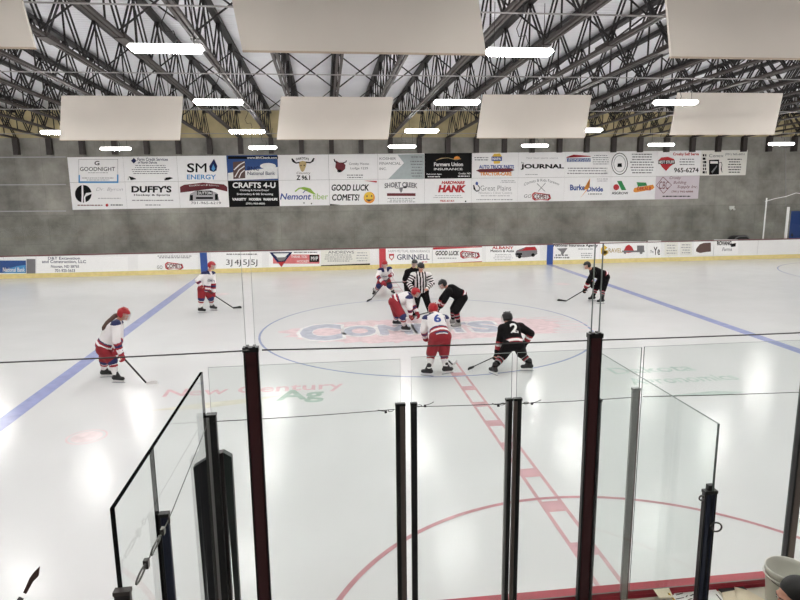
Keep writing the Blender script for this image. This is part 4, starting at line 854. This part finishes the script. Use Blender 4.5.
def stick(label, butt, heel, toe, bladem='tapek', shaftm='shaft', up=None, taped=True):
    r = thing('hockey_stick', label, 'hockey stick', tuple(heel), 'hockey sticks of the players')
    d = (heel-butt).normalized(); bl = (toe-heel); bl_d = bl.normalized()
    side = bl_d.cross(d).normalized()
    bm = NB(); bar(bm, butt, heel+V((0, 0, .03)), .022, .032, side); obj('shaft', bm, shaftm, r)
    bm = NB(); cap(bm, butt-d*.012, butt+d*.1, .021, .019, n=10); obj('grip_tape', bm, 'tape' if taped else 'tapek', r, True)
    bm = NB(); n = 6; u = (UP-bl_d*UP.dot(bl_d)).normalized() if up is None else up; R = []
    for i in range(n+1):
        t = i/n; p = heel+bl*t+side*(.018*math.sin(t*1.5)); h = (.045+.035*t) if i < n else .055
        R.append([bm.verts.new(p+side*.006), bm.verts.new(p-side*.006), bm.verts.new(p-side*.005+u*h), bm.verts.new(p+side*.005+u*h)])
    for a, b in zip(R, R[1:]):
        for k in range(4): bm.faces.new((a[k], a[(k+1) % 4], b[(k+1) % 4], b[k]))
    bm.faces.new(R[0][::-1]); bm.faces.new(R[-1]); obj('blade', bm, bladem, r)
    return r
def head_solids(bm, H, f, u, k=1.0):
    f = f.normalized(); r = f.cross(u).normalized(); u = r.cross(f)
    ell(bm, H+u*.02*k-f*.008*k, [r*.073*k, f*.094*k, u*.092*k], 18)
    ell(bm, H-u*.045*k+f*.022*k, [r*.056*k, f*.068*k, u*.068*k], 16)
    cap(bm, H+f*.083*k+u*.012*k, H+f*.103*k-u*.026*k, .009*k, .015*k, n=10)           # nose
    for s in (-1, 1):
        ell(bm, H+r*s*.074*k-f*.008*k-u*.01*k, [r*.011*k, f*.019*k, u*.031*k], 10)       # ears
        cap(bm, H+r*s*.015*k+f*.082*k+u*.03*k, H+r*s*.045*k+f*.072*k+u*.03*k, .012*k, .01*k, n=8)   # brows
        ell(bm, H+r*s*.038*k+f*.06*k-u*.025*k, [r*.022*k, f*.022*k, u*.022*k], 8)         # cheeks
    ell(bm, H+f*.078*k-u*.088*k, [r*.024*k, f*.018*k, u*.018*k], 10)                    # chin
    return f, r, u
def face_parts(body, H, f, r, u, k=1.0):
    for s in (-1, 1):
        bm = NB(); c = H+r*s*.031*k+f*.078*k+u*.006*k; ell(bm, c, [r*.0135*k, f*.013*k, u*.0095*k], 12); e = obj('eye', bm, 'eyew', body, True)
    bm = NB()
    for s in (-1, 1): c = H+r*s*.031*k+f*.0875*k+u*.006*k; ell(bm, c, [r*.006*k, f*.005*k, u*.006*k], 10)
    obj('iris', bm, 'eyed', body, True)
    bm = NB(); cap(bm, H-r*.022*k+f*.083*k-u*.056*k, H+r*.022*k+f*.083*k-u*.056*k, .0075*k, .0075*k, n=8); obj('mouth', bm, 'lips', body, True)
    bm = NB()
    for s in (-1, 1): cap(bm, H+r*s*.016*k+f*.091*k+u*.031*k, H+r*s*.046*k+f*.079*k+u*.031*k, .0045*k, .003*k, n=6)
    obj('eyebrow', bm, 'hairk', body, True)
def dirv(a, dz=0): a = math.radians(a); return V((math.cos(a), math.sin(a), dz)).normalized()

def person(label, team, base, J, face, feet, stk=None, crest=None, number=None, pony=False, cage=True, vox=.014, stickargs=None, sc=1.0):
    """J: joints in metres. feet: {R:(contact point, toe degrees), L:...}"""
    root = thing('person', label, 'person', tuple(base), 'players and official on the ice')
    P, N, H = J['pel'], J['neck'], J['head']
    sh, el, wr, kn = J['sh'], J['el'], J['wr'], J['kn']
    up = (N-P).normalized(); right = (sh[0]-sh[1]); right = (right-up*right.dot(up)).normalized(); fwd = up.cross(right)
    hip = [P+right*.1*sc-up*.03*sc, P-right*.1*sc-up*.03*sc]
    fd = [dirv(a) for c, a in feet]; an = [feet[i][0]+V((0, 0, .17))-fd[i]*.05 for i in (0, 1)]
    ff = face.normalized(); hu = (UP*.8+up*.5); hu = (hu-ff*hu.dot(ff)).normalized()
    hd_dir = []
    for i in (0, 1):
        h = (wr[i]-el[i]).normalized()
        if stk: q = (stk[1]-stk[0]).normalized(); hand_to = h
        hd_dir.append(h)
    # --- body, one continuous skin
    bm = NB(); C_ = P.lerp(N, .68)
    cap(bm, P, C_, .125*sc, .145*sc, right, 1.2); cap(bm, C_, N, .13*sc, .06*sc, right, 1.25); cap(bm, N-up*.03, H-ff*.02, .055*sc, .055*sc)
    head_solids(bm, H, ff, hu, sc)
    for i in (0, 1):
        cap(bm, N.lerp(sh[i], .45)-up*.03, sh[i], .07*sc, .06*sc); cap(bm, sh[i], el[i], .056*sc, .043*sc); cap(bm, el[i], wr[i], .043*sc, .029*sc)
        sd = fd[i]; cap(bm, P.lerp(hip[i], .5), hip[i], .11*sc, .1*sc); cap(bm, hip[i], kn[i], .088*sc, .056*sc); cap(bm, kn[i], kn[i].lerp(an[i], .35), .054*sc, .056*sc); cap(bm, kn[i].lerp(an[i], .35), an[i], .056*sc, .036*sc)
        cap(bm, feet[i][0]-fd[i]*.05+V((0, 0, .13)), feet[i][0]+fd[i]*.07+V((0, 0, .105)), .03, .026)
        hs_ = (stk[1]-stk[0]).normalized() if stk and J['grip'][i] else right
        h = hd_dir[i]; s_ = (hs_-h*hs_.dot(h)); s_ = s_.normalized() if s_.length > .1 else frame(h)[1]
        hand(bm, wr[i], h, s_, h.cross(s_)*(-1 if i else 1), sc)
    body = obj('body', union(bm, .009 if team == 'ref' else vox, 3, .4), 'skin', root)
    f, r, u = (lambda f: (f, f.cross(hu).normalized(), hu))(ff)
    face_parts(body, H, f, r, u, sc)
    # --- pants
    bm = NB()
    cap(bm, hip[0]+up*.0*sc, hip[1]+up*.0*sc, .145*sc, .145*sc); cap(bm, P-up*.03, P+up*.08*sc, .15*sc, .14*sc, right, 1.1)
    loose = team == 'ref'
    for i in (0, 1):
        if loose: cap(bm, hip[i], kn[i], .125*sc, .095*sc); cap(bm, kn[i], an[i]+V((0, 0, .04)), .095*sc, .085*sc)
        else: cap(bm, hip[i], hip[i].lerp(kn[i], .93), .138*sc, .115*sc)
    me = union(bm, .016, 5)
    if team == 'white':
        def pf(c):
            for i in (0, 1):
                d, t = near_t(c, hip[i], kn[i])
                if d < .2 and t > .93: return 1
            return 0
        paint(me, ['pr', 'jb'], pf)
    elif team == 'black':
        paint(me, ['pk', 'pk'], lambda c: 0)
    else: paint(me, ['pk'], lambda c: 0)
    obj('pants', me, [], root)
    # --- jersey with its stripes
    bm = NB(); hem = P+up*(.04 if team == 'ref' else .02)*sc; hw = .165 if team == 'ref' else .195
    cap(bm, hem, P.lerp(N, .3), hw*sc, .178*sc, right, 1.12); cap(bm, P.lerp(N, .3), P.lerp(N, .72), .175*sc, .18*sc, right, 1.14)
    cap(bm, P.lerp(N, .72), N-up*.02, .165*sc, .085*sc, right, 1.25)
    pk = 1.12 if team != 'ref' else .9
    for i in (0, 1):
        cap(bm, N.lerp(sh[i], .35)-up*.05, sh[i]-up*.005, .1*sc, .1*sc*pk); cap(bm, sh[i], el[i], .088*sc*pk, .082*sc); cap(bm, el[i], el[i].lerp(wr[i], .9), .082*sc, .066*sc)
    me = union(bm, .015, 5)
    bmc = NB(); bmc.from_mesh(me); h0 = P-up*(.0 if team == 'ref' else .06)     # straight hem
    bmesh.ops.bisect_plane(bmc, geom=bmc.verts[:]+bmc.edges[:]+bmc.faces[:], plane_co=h0, plane_no=up, clear_inner=False, clear_outer=False)
    kill = [f_ for f_ in bmc.faces if (f_.calc_center_median()-h0).dot(up) < 0 and abs((f_.calc_center_median()-P).dot(right)) < .34 and min(near_t(f_.calc_center_median(), P, N)[0]-.02, 9) < min(near_t(f_.calc_center_median(), el[0], wr[0])[0], near_t(f_.calc_center_median(), el[1], wr[1])[0], near_t(f_.calc_center_median(), sh[0], el[0])[0], near_t(f_.calc_center_median(), sh[1], el[1])[0])]
    bmesh.ops.delete(bmc, geom=kill, context='FACES'); bmc.to_mesh(me); bmc.free(); hem = h0
    if team == 'ref':
        def jf(c):
            b = []
            for i in (0, 1):
                d, t = near_t(c, sh[i], el[i]); b.append((d-.0, 'a', i, t)); d, t = near_t(c, el[i], wr[i]); b.append((d, 'a', i, t+1))
            d, t = near_t(c, P, N); best = min(b)
            if d-.07 < best[0]: return int(math.floor((c-P).dot(right)/.042+100.5)) % 2
            return int(math.floor(best[3]*7.2)) % 2
        paint(me, ['jw', 'jk'], jf)
    else:
        A_, B_, C2 = ('jw', 'jr', 'jb') if team == 'white' else ('jk', 'jr', 'jw')
        def jf(c):
            b = []
            for i in (0, 1):
                d, t = near_t(c, sh[i], el[i]); b.append((d, 0, i, t)); d, t = near_t(c, el[i], wr[i]); b.append((d, 1, i, t))
            d, t = near_t(c, P, N); best = min(b)
            s = (c-hem).dot(up)
            if d-.08 < best[0]:
                if team == 'white':
                    if .05 < s < .09 or .14 < s < .18: return 1
                    if .02 < s < .05 or .18 < s < .205: return 2
                    if (c-N).dot(up) > -.05 and abs((c-N).dot(right)) > .05: return 2
                else:
                    if .02 < s < .04 or .09 < s < .11: return 1
                    if .04 < s < .09: return 2
                return 0
            if best[1] == 1:
                t = best[3]
                if team == 'white':
                    if .12 < t < .3 or .48 < t < .62: return 1
                    if .3 < t < .48: return 2
                else:
                    if .15 < t < .32 or .5 < t < .8: return 1
                    if .32 < t < .5: return 2
                return 0
            if team == 'white' and best[3] < .35 and (c-sh[best[2]]).dot(UP) > .02: return 2
            return 0
        paint(me, [A_, B_, C2], jf)
    jo = obj('jersey', me, [], root)
    bv = BVHTree.FromPolygons([v.co+ROOT[jo.name] for v in me.vertices], [list(p.vertices) for p in me.polygons])
    def print_on(s, c, sx, w, h, m, back, nm, off=.006):
        """lettering pressed on the jersey; sx = reading direction"""
        tm = text_mesh(s, .03) if isinstance(s, str) else s
        bmx = NB(); bmx.from_mesh(tm); bmesh.ops.triangulate(bmx, faces=bmx.faces[:])
        bmesh.ops.subdivide_edges(bmx, edges=bmx.edges[:], cuts=2); dv = (-fwd if back else fwd)
        for v in bmx.verts:
            p = c+sx*(v.co.x-.5)*w+up*(v.co.y-.5)*h+dv*.6; zz = v.co.z; hit = bv.ray_cast(p, -dv, 1.2)
            v.co = (hit[0] if hit[0] is not None else c+sx*(v.co.x-.5)*w+up*(v.co.y-.5)*h)+dv*(off+zz)
        obj(nm, bmx, m, root if nm != 'x' else jo)
    if number:
        for s, dx, w, h, m in number: print_on(s, P.lerp(N, .6)+right*dx, right, w, h, m, True, 'number')
    if crest:
        if crest == 'word': print_on('COMETS', P.lerp(N, .58), -right, .24, .07, 'kn', False, 'lettering')
        else:
            bmx = NB(); bmx.faces.new([bmx.verts.new((.5+.5*math.cos(k*.3), .5+.5*math.sin(k*.3), 0)) for k in range(21)]); tm = bpy.data.meshes.new('c'); bmx.to_mesh(tm); bmx.free()
            print_on(tm, P.lerp(N, .55), -right, .2, .2, 'jw', False, 'crest')
    # --- socks and skates
    for i in (0, 1):
        if not loose:
            bm = NB(); k0 = kn[i]+(kn[i]-hip[i]).normalized()*.02; cap(bm, kn[i], kn[i].lerp(an[i], .4), .088*sc, .085*sc); cap(bm, kn[i].lerp(an[i], .4), an[i]+V((0, 0, .03)), .085*sc, .058*sc)
            me = union(bm, .013, 4)
            def sf(c, i=i):
                d, t = near_t(c, kn[i], an[i])
                if team == 'white':
                    return 2 if t < .14 else (1 if .2 < t < .36 else 0)
                return 1 if (.2 < t < .3 or .48 < t < .58) else (2 if (.3 < t < .38 or .58 < t < .66) else 0)
            paint(me, ['jw', 'jr', 'jb'] if team == 'white' else ['jk', 'jr', 'jg'], sf); obj('sock', me, [], root)
        c, d = feet[i][0], fd[i]
        bm = NB(); cap(bm, c-d*.085+V((0, 0, .115)), c+d*.1+V((0, 0, .098)), .05, .043, d.cross(UP), .9); cap(bm, c-d*.06+V((0, 0, .12)), c-d*.045+V((0, 0, .24)), .052, .056)
        cap(bm, c+d*.01+V((0, 0, .14)), c-d*.02+V((0, 0, .235)), .045, .03)
        sk = obj('skate', union(bm, .012, 3), 'bootg' if (team == 'black' and crest == 'greyskate') else 'boot', root)
        bm = NB(); bar(bm, c-d*.125+V((0, 0, .05)), c+d*.13+V((0, 0, .05)), .016, .05, d.cross(UP)); obj('blade_holder', bm, 'blade', sk)
        bm = NB(); bar(bm, c-d*.14+V((0, 0, .0135)), c+d*.145+V((0, 0, .0135)), .005, .026, d.cross(UP)); obj('blade', bm, 'steel', sk)
    # --- gloves
    if team != 'ref':
        for i in (0, 1):
            bm = NB(); h = hd_dir[i]; hs_ = (stk[1]-stk[0]).normalized() if stk and J['grip'][i] else right
            s_ = (hs_-h*hs_.dot(h)); s_ = s_.normalized() if s_.length > .1 else frame(h)[1]
            cap(bm, wr[i]-h*.06, wr[i]+h*.01, .062, .055, s_, 1.1); hand(bm, wr[i], h, s_, h.cross(s_)*(-1 if i else 1), 1.4)
            me = union(bm, .009, 2, .4)
            cu = wr[i]-h*.01
            paint(me, ['jr', 'jw', 'jb'] if team == 'white' else ['jk', 'jw', 'jr'], lambda c, h=h, cu=cu: (1 if -.045 < (c-cu).dot(h) < -.012 else (0 if (c-cu).dot(h) > 0 else 2)))
            obj('glove', me, [], root)
    # --- helmet
    bm = NB(); hc = H+u*.045-f*.012
    ell(bm, hc, [r*.108, f*.132, u*.098], 20); ell(bm, hc-f*.05-u*.04, [r*.1, f*.075, u*.085], 16)
    for s in (-1, 1): ell(bm, hc+r*s*.085-u*.055-f*.01, [r*.024, f*.045, u*.06], 12)
    me = union(bm, .011, 3)
    bmx = NB(); bmx.from_mesh(me)                 # open the face
    kill = [v for v in bmx.verts if (v.co-H).dot(f) > .025 and (v.co-H).dot(u) < .045]
    bmesh.ops.delete(bmx, geom=kill, context='VERTS'); bmx.to_mesh(me); bmx.free()
    hl = obj('helmet', me, 'hr' if team == 'white' else 'hk', root, True)
    bm = NB()
    for s in (-1, 0, 1): cap(bm, hc+r*s*.05+u*.083+f*.05, hc+r*s*.05+u*.09-f*.05, .009, .009, n=8)
    obj('helmet_ridge', bm, 'hr' if team == 'white' else 'hk', hl, True)
    if cage and team != 'ref':
        bm = NB()
        for k in range(5):
            z = .05-.035*k; tube(bm, [H+u*z+f*(.02+.115*math.cos(a)*(1-.03*k))+r*.102*math.sin(a) for a in [math.radians(-90+15*q) for q in range(13)]], .0035, 5)
        for k in range(-2, 3):
            a = math.radians(k*28); tube(bm, [H+u*(.06-.035*q)+f*(.02+.117*math.cos(a)*(1-.03*q*.8))+r*.104*math.sin(a) for q in range(5)], .0035, 5)
        obj('face_cage', bm, 'cage', hl)
    if pony:
        bm = NB(); a = H-f*.1-u*.03; pts = [a, a-f*.06-u*.05, P.lerp(N, .84)-fwd*.15+right*.06, P.lerp(N, .66)-fwd*.17+right*.1, P.lerp(N, .58)-fwd*.17+right*.11]
        for p, q, r0, r1 in zip(pts, pts[1:], (.035, .05, .055, .045), (.05, .055, .045, .02)): cap(bm, p, q, r0, r1)
        obj('ponytail', union(bm, .012, 3), 'hair', root)
    return root
def JT(pel, neck, head, sh, el, wr, kn, grip=(1, 1)):
    a = lambda q: q if isinstance(q, Vector) else at(*q)
    return dict(pel=a(pel), neck=a(neck), head=a(head), sh=[a(q) for q in sh], el=[a(q) for q in el], wr=[a(q) for q in wr], kn=[a(q) for q in kn], grip=grip)
def grip(stk, t, elb, k=.1):                    # wrist that lets the palm close on the shaft
    p = stk[0].lerp(stk[1], t); d = (p-elb).normalized(); return p-d*k
def ft(x, y, deg): return (gz(x, y), deg)
def base(fe): return (fe[0][0]+fe[1][0])/2
LEN = []
def skater(label, slabel, team, pel, neck, head, face, sh, el, kn, fe, stk, gt, wr=(None, None), bladem='tapek', **k):
    stk = [q if isinstance(q, Vector) else (gz(*q) if len(q) == 2 else at(*q)) for q in stk]
    E_ = [at(*q) for q in el]
    ws = [at(*wr[i]) if wr[i] else grip(stk, gt[i], E_[i]) for i in (0, 1)]
    J = JT(pel, neck, head, sh, el, ws, kn, (wr[0] is None, wr[1] is None))
    # keep arms and legs at human length
    feet = [ft(*q) for q in fe]
    stick(slabel, stk[0], stk[1], stk[2], bladem)
    for i in (0, 1):
        an = feet[i][0]+V((0, 0, .17))
        LEN.append((label[:40], 'RL'[i], 'torso %.2f upper %.2f fore %.2f thigh %.2f shin %.2f shoulder %.2f head %.2f stick %.2f' % ((J['neck']-J['pel']).length, (J['el'][i]-J['sh'][i]).length, (J['wr'][i]-J['el'][i]).length, (J['kn'][i]-J['pel']).length, (an-J['kn'][i]).length, (J['sh'][0]-J['sh'][1]).length, (J['head']-J['neck']).length, (stk[1]-stk[0]).length)))
    return person(label, team, base(feet), J, face, feet, stk, **k)
# facing order in every pair: right, left
skater('person in white jersey with a long brown ponytail, by the left blue line', 'hockey stick with white-taped blade held by the ponytailed player at the left', 'white',
       (104.8, 346.5, -3.78), (117.8, 321, -3.8), (123.8, 314.5, -3.8), dirv(-8, -.35), [(116, 325.5, -3.99), (118.5, 324, -3.6)], [(116.5, 341, -4.08), (119.5, 339.5, -3.62)],
       [(112.8, 361.5, -3.92), (104.5, 361, -3.6)], [(118.5, 383, -12), (107, 377.3, 3)], [(113.5, 347, -3.98), (146.3, 384.2), (157.5, 384)], (.28, .1), bladem='tape', pony=True)
skater('person in white jersey and red helmet standing far left by the blue line', 'hockey stick with black blade held by the far left player in white', 'white',
       (204.3, 288.2, 3.4), (209, 271.8, 3.38), (211.8, 266, 3.3), dirv(-20, -.2), [(204.2, 274.5, 3.24), (212.6, 274.2, 3.55)], [(197.5, 280.3, 3.1), (213.6, 282, 3.42)],
       [(201.3, 299, 3.25), (211, 298.4, 3.42)], [(202, 313, -10), (213.5, 310.5, -20)], [(199.2, 285.5, 3.1), (233, 308.6), (241.5, 308.7)], (.08, .42), crest='word')
skater('person in white jersey bent forward by the red line near the far boards', 'hockey stick held low by the player in white near the far boards', 'white',
       (384, 279.2, 5.7), (385, 268.6, 5.35), (384.6, 264.6, 5.2), dirv(-105, -.3), [(380.4, 270.6, 5.35), (389.6, 269.3, 5.4)], [(377.6, 276.2, 5.2), (392, 274.5, 5.2)],
       [(378.6, 286.5, 5.35), (389.8, 286.3, 5.35)], [(374, 295.8, -110), (393, 294.8, -70)], [(391.3, 274.8, 4.95), (371.5, 299.6), (366.5, 302)], (.36, .05), crest='word')
skater('person in black jersey standing behind the striped referee', 'hockey stick held level by the player in black behind the referee', 'black',
       (410.5, 284, 4.35), (413, 268.3, 4.1), (414.6, 263.6, 4.0), dirv(-100, -.25), [(407.6, 272, 4.05), (418.3, 271.6, 4.15)], [(404.6, 279, 3.95), (420, 279.5, 3.95)],
       [(407.8, 293, 4.1), (413.6, 293, 4.15)], [(407.3, 303.2, -110), (414.5, 303.4, -80)], [(417, 281.5, 3.75), (391.5, 283.2, 4.6), (386.5, 284.4, 4.6)], (.5, .06))
skater('person in white jersey and red pants crouched at the left of the face-off', 'hockey stick held by the crouching player at the left of the face-off', 'white',
       (394.6, 301.5, -.22), (411, 296.3, -.25), (415.6, 292.8, -.28), dirv(-12, -.55), [(409.6, 299, -.45), (410.4, 296.6, -.03)], [(409.8, 308, -.55), (413.2, 305.3, .02)],
       [(403.2, 317, -.58), (397, 315.3, .1)], [(405.8, 332, -15), (397, 326, -5)], [(406.3, 318, -.62), (433.8, 312, .55), (438.5, 311.5, .75)], (.16, .42))
skater('person in black jersey crouched at the right of the face-off', 'hockey stick held by the crouching player in black at the face-off', 'black',
       (461.4, 296.2, -.08), (447.8, 288.2, -.1), (442.6, 284.6, -.1), dirv(190, -.5), [(449.6, 289, .1), (448.6, 292, -.32)], [(441.8, 298.2, .15), (444.6, 300.4, -.42)],
       [(453.2, 309.5, .08), (456, 310.8, -.32)], [(451.3, 325.6, 182), (456.8, 329, 188)], [(443.5, 303, -.25), (430.5, 321.5), (427.5, 323.5)], (.46, .2), crest='greyskate')
skater('person in white jersey with blue number 6, back turned, standing on the red line', 'hockey stick in front of the player with blue number 6', 'white',
       (440, 335.5, -4.5), (434.8, 314.6, -4.12), (433.2, 309.3, -3.98), dirv(95, -.35), [(444.5, 319.3, -4.1), (426.6, 319.6, -4.14)], [(447.6, 329, -3.98), (423.8, 330, -4.15)],
       [(444, 354.5, -4.3), (431, 354.5, -4.3)], [(447.5, 373.8, 20), (427.2, 376, 150)], [(424.5, 338.5, -3.95), (452.5, 365.6), (457.5, 362.5)], (.3, .04), bladem='tape',
       number=[('6', -.03, .15, .2, 'kb'), ('1', .16, .028, .12, 'kn')])
skater('person in black jersey with white number 2, back turned, knees bent', 'hockey stick pointing left held by the player with white number 2', 'black',
       (513.5, 343, -4.55), (510, 323.6, -4.28), (507, 318.2, -4.18), dirv(110, -.3), [(520.4, 327.2, -4.25), (502.6, 328.6, -4.3)], [(531, 333.5, -4.4), (499.8, 339.5, -4.32)],
       [(522, 354, -4.3), (502, 356, -4.35)], [(527, 371, 165), (493.3, 374.5, 115)], [(506, 351.5, -4.45), (474, 367.6), (467.5, 370.3)], (.3, .3), wr=((525.8, 342.5, -4.32), None),
       number=[('2', .0, .17, .22, 'kw')])
skater('person in black jersey bent forward at far right, reaching a stick to the left', 'hockey stick with black blade reaching left, held by the far right player in black', 'black',
       (604, 276, 3.0), (591.2, 270.4, 3.0), (587, 265.8, 3.0), dirv(186, -.25), [(593.4, 271.6, 3.2), (593, 273.5, 2.8)], [(590.2, 279.6, 3.15), (588.4, 281.4, 2.72)],
       [(595.4, 288.8, 3.2), (602.4, 290.6, 2.86)], [(591.8, 301, 180), (600.6, 303.8, 178)], [(593.6, 284.6, 2.9), (566.5, 301.6), (557.5, 301)], (.06, .34))
# referee
fe = [ft(412.8, 321.6, -110), ft(431.3, 318.6, -70)]
J = JT((421, 291, 1.15), (420.6, 272.4, 1.0), (421, 267.4, .88), [(412.9, 275, 1.0), (428.8, 274.8, 1.02)], [(408.8, 283, .92), (432, 283.5, .95)], [(412.5, 290, .72), (427.2, 288.6, .8)], [(415.8, 306, 1.0), (428, 304.6, 1.05)], (0, 0))
person('person in black and white striped referee shirt and black helmet bent over at the face-off', 'ref', base(fe), J, dirv(-92, -.5), fe, cage=False)
# dark-haired person seated at the counter, lower right corner
def seated():
    root = thing('person', 'person with dark hair seated behind the counter at the lower right corner', 'person', (.2, -13.92, .15))
    H = at(793.5, 597.5, -13.76); f = dirv(172, -.25); u = (UP-f*UP.dot(f)).normalized(); r = f.cross(u)
    N = V((.235, -13.8, 1.185)); P = V((.40, -13.98, .7)); k = 1.0
    right = V((-.1, .95, 0)).normalized(); sh = [N+right*.18-UP*.06, N-right*.18-UP*.06]
    el = [V((.12, -13.55, .88)), V((.24, -14.12, .86))]; wr = [V((-.08, -13.58, .89)), V((-.02, -14.0, .78))]
    hip = [P+right*.1, P-right*.1]; kn = [V((.0, -13.82, .68)), V((.0, -14.05, .68))]; an = [V((.02, -13.82, .24)), V((.02, -14.05, .24))]
    bm = NB(); C_ = P.lerp(N, .68); cap(bm, P, C_, .13, .145, right, 1.2); cap(bm, C_, N, .13, .06, right, 1.25); cap(bm, N-UP*.03, H-f*.02, .055, .056)
    head_solids(bm, H, f, u, 1.0)
    for i in (0, 1):
        cap(bm, N.lerp(sh[i], .45)-UP*.03, sh[i], .07, .06); cap(bm, sh[i], el[i], .056, .043); cap(bm, el[i], wr[i], .043, .029)
        cap(bm, hip[i], kn[i], .088, .056); cap(bm, kn[i], an[i], .056, .036); cap(bm, an[i]-UP*.04, an[i]+V((-.14, 0, -.06)), .035, .03)
        hand(bm, wr[i], wr[i]-el[i], V((0, 1, 0)), V((0, 0, -1)), 1.0, .5)
    body = obj('body', union(bm, .007, 3, .45), 'skin', root); face_parts(body, H, f, r, u)
    bm = NB(); ell(bm, H+u*.05-f*.03, [r*.088, f*.1, u*.088], 20); ell(bm, H-f*.075-u*.03, [r*.078, f*.05, u*.09], 16)
    for s in (-1, 1): cap(bm, H+r*s*.074+u*.04-f*.01, H+r*s*.07-u*.02-f*.045, .022, .02)
    obj('hair', union(bm, .008, 2, .4), 'hairk', root)
    bm = NB(); cap(bm, P-UP*.06, P.lerp(N, .7), .17, .175, right, 1.2); cap(bm, P.lerp(N, .7), N-UP*.03, .165, .085, right, 1.25)
    for i in (0, 1): cap(bm, N.lerp(sh[i], .35)-UP*.05, sh[i], .09, .085); cap(bm, sh[i], el[i], .08, .066); cap(bm, el[i], el[i].lerp(wr[i], .92), .064, .048)
    obj('jacket', union(bm, .014, 4), 'jacket', root)
    bm = NB(); cap(bm, hip[0], hip[1], .14, .14)
    for i in (0, 1): cap(bm, hip[i], kn[i], .115, .085); cap(bm, kn[i], an[i]-UP*.02, .082, .065)
    obj('trousers', union(bm, .014, 4), 'pk', root)
    for i in (0, 1):
        bm = NB(); c = V((an[i].x, an[i].y, .15)); cap(bm, c+V((.03, 0, .048)), c+V((-.16, 0, .042)), .046, .04); cap(bm, c+V((.02, 0, .05)), c+V((.01, 0, .12)), .045, .05); obj('shoe', union(bm, .011, 2), 'boot', root)
seated()
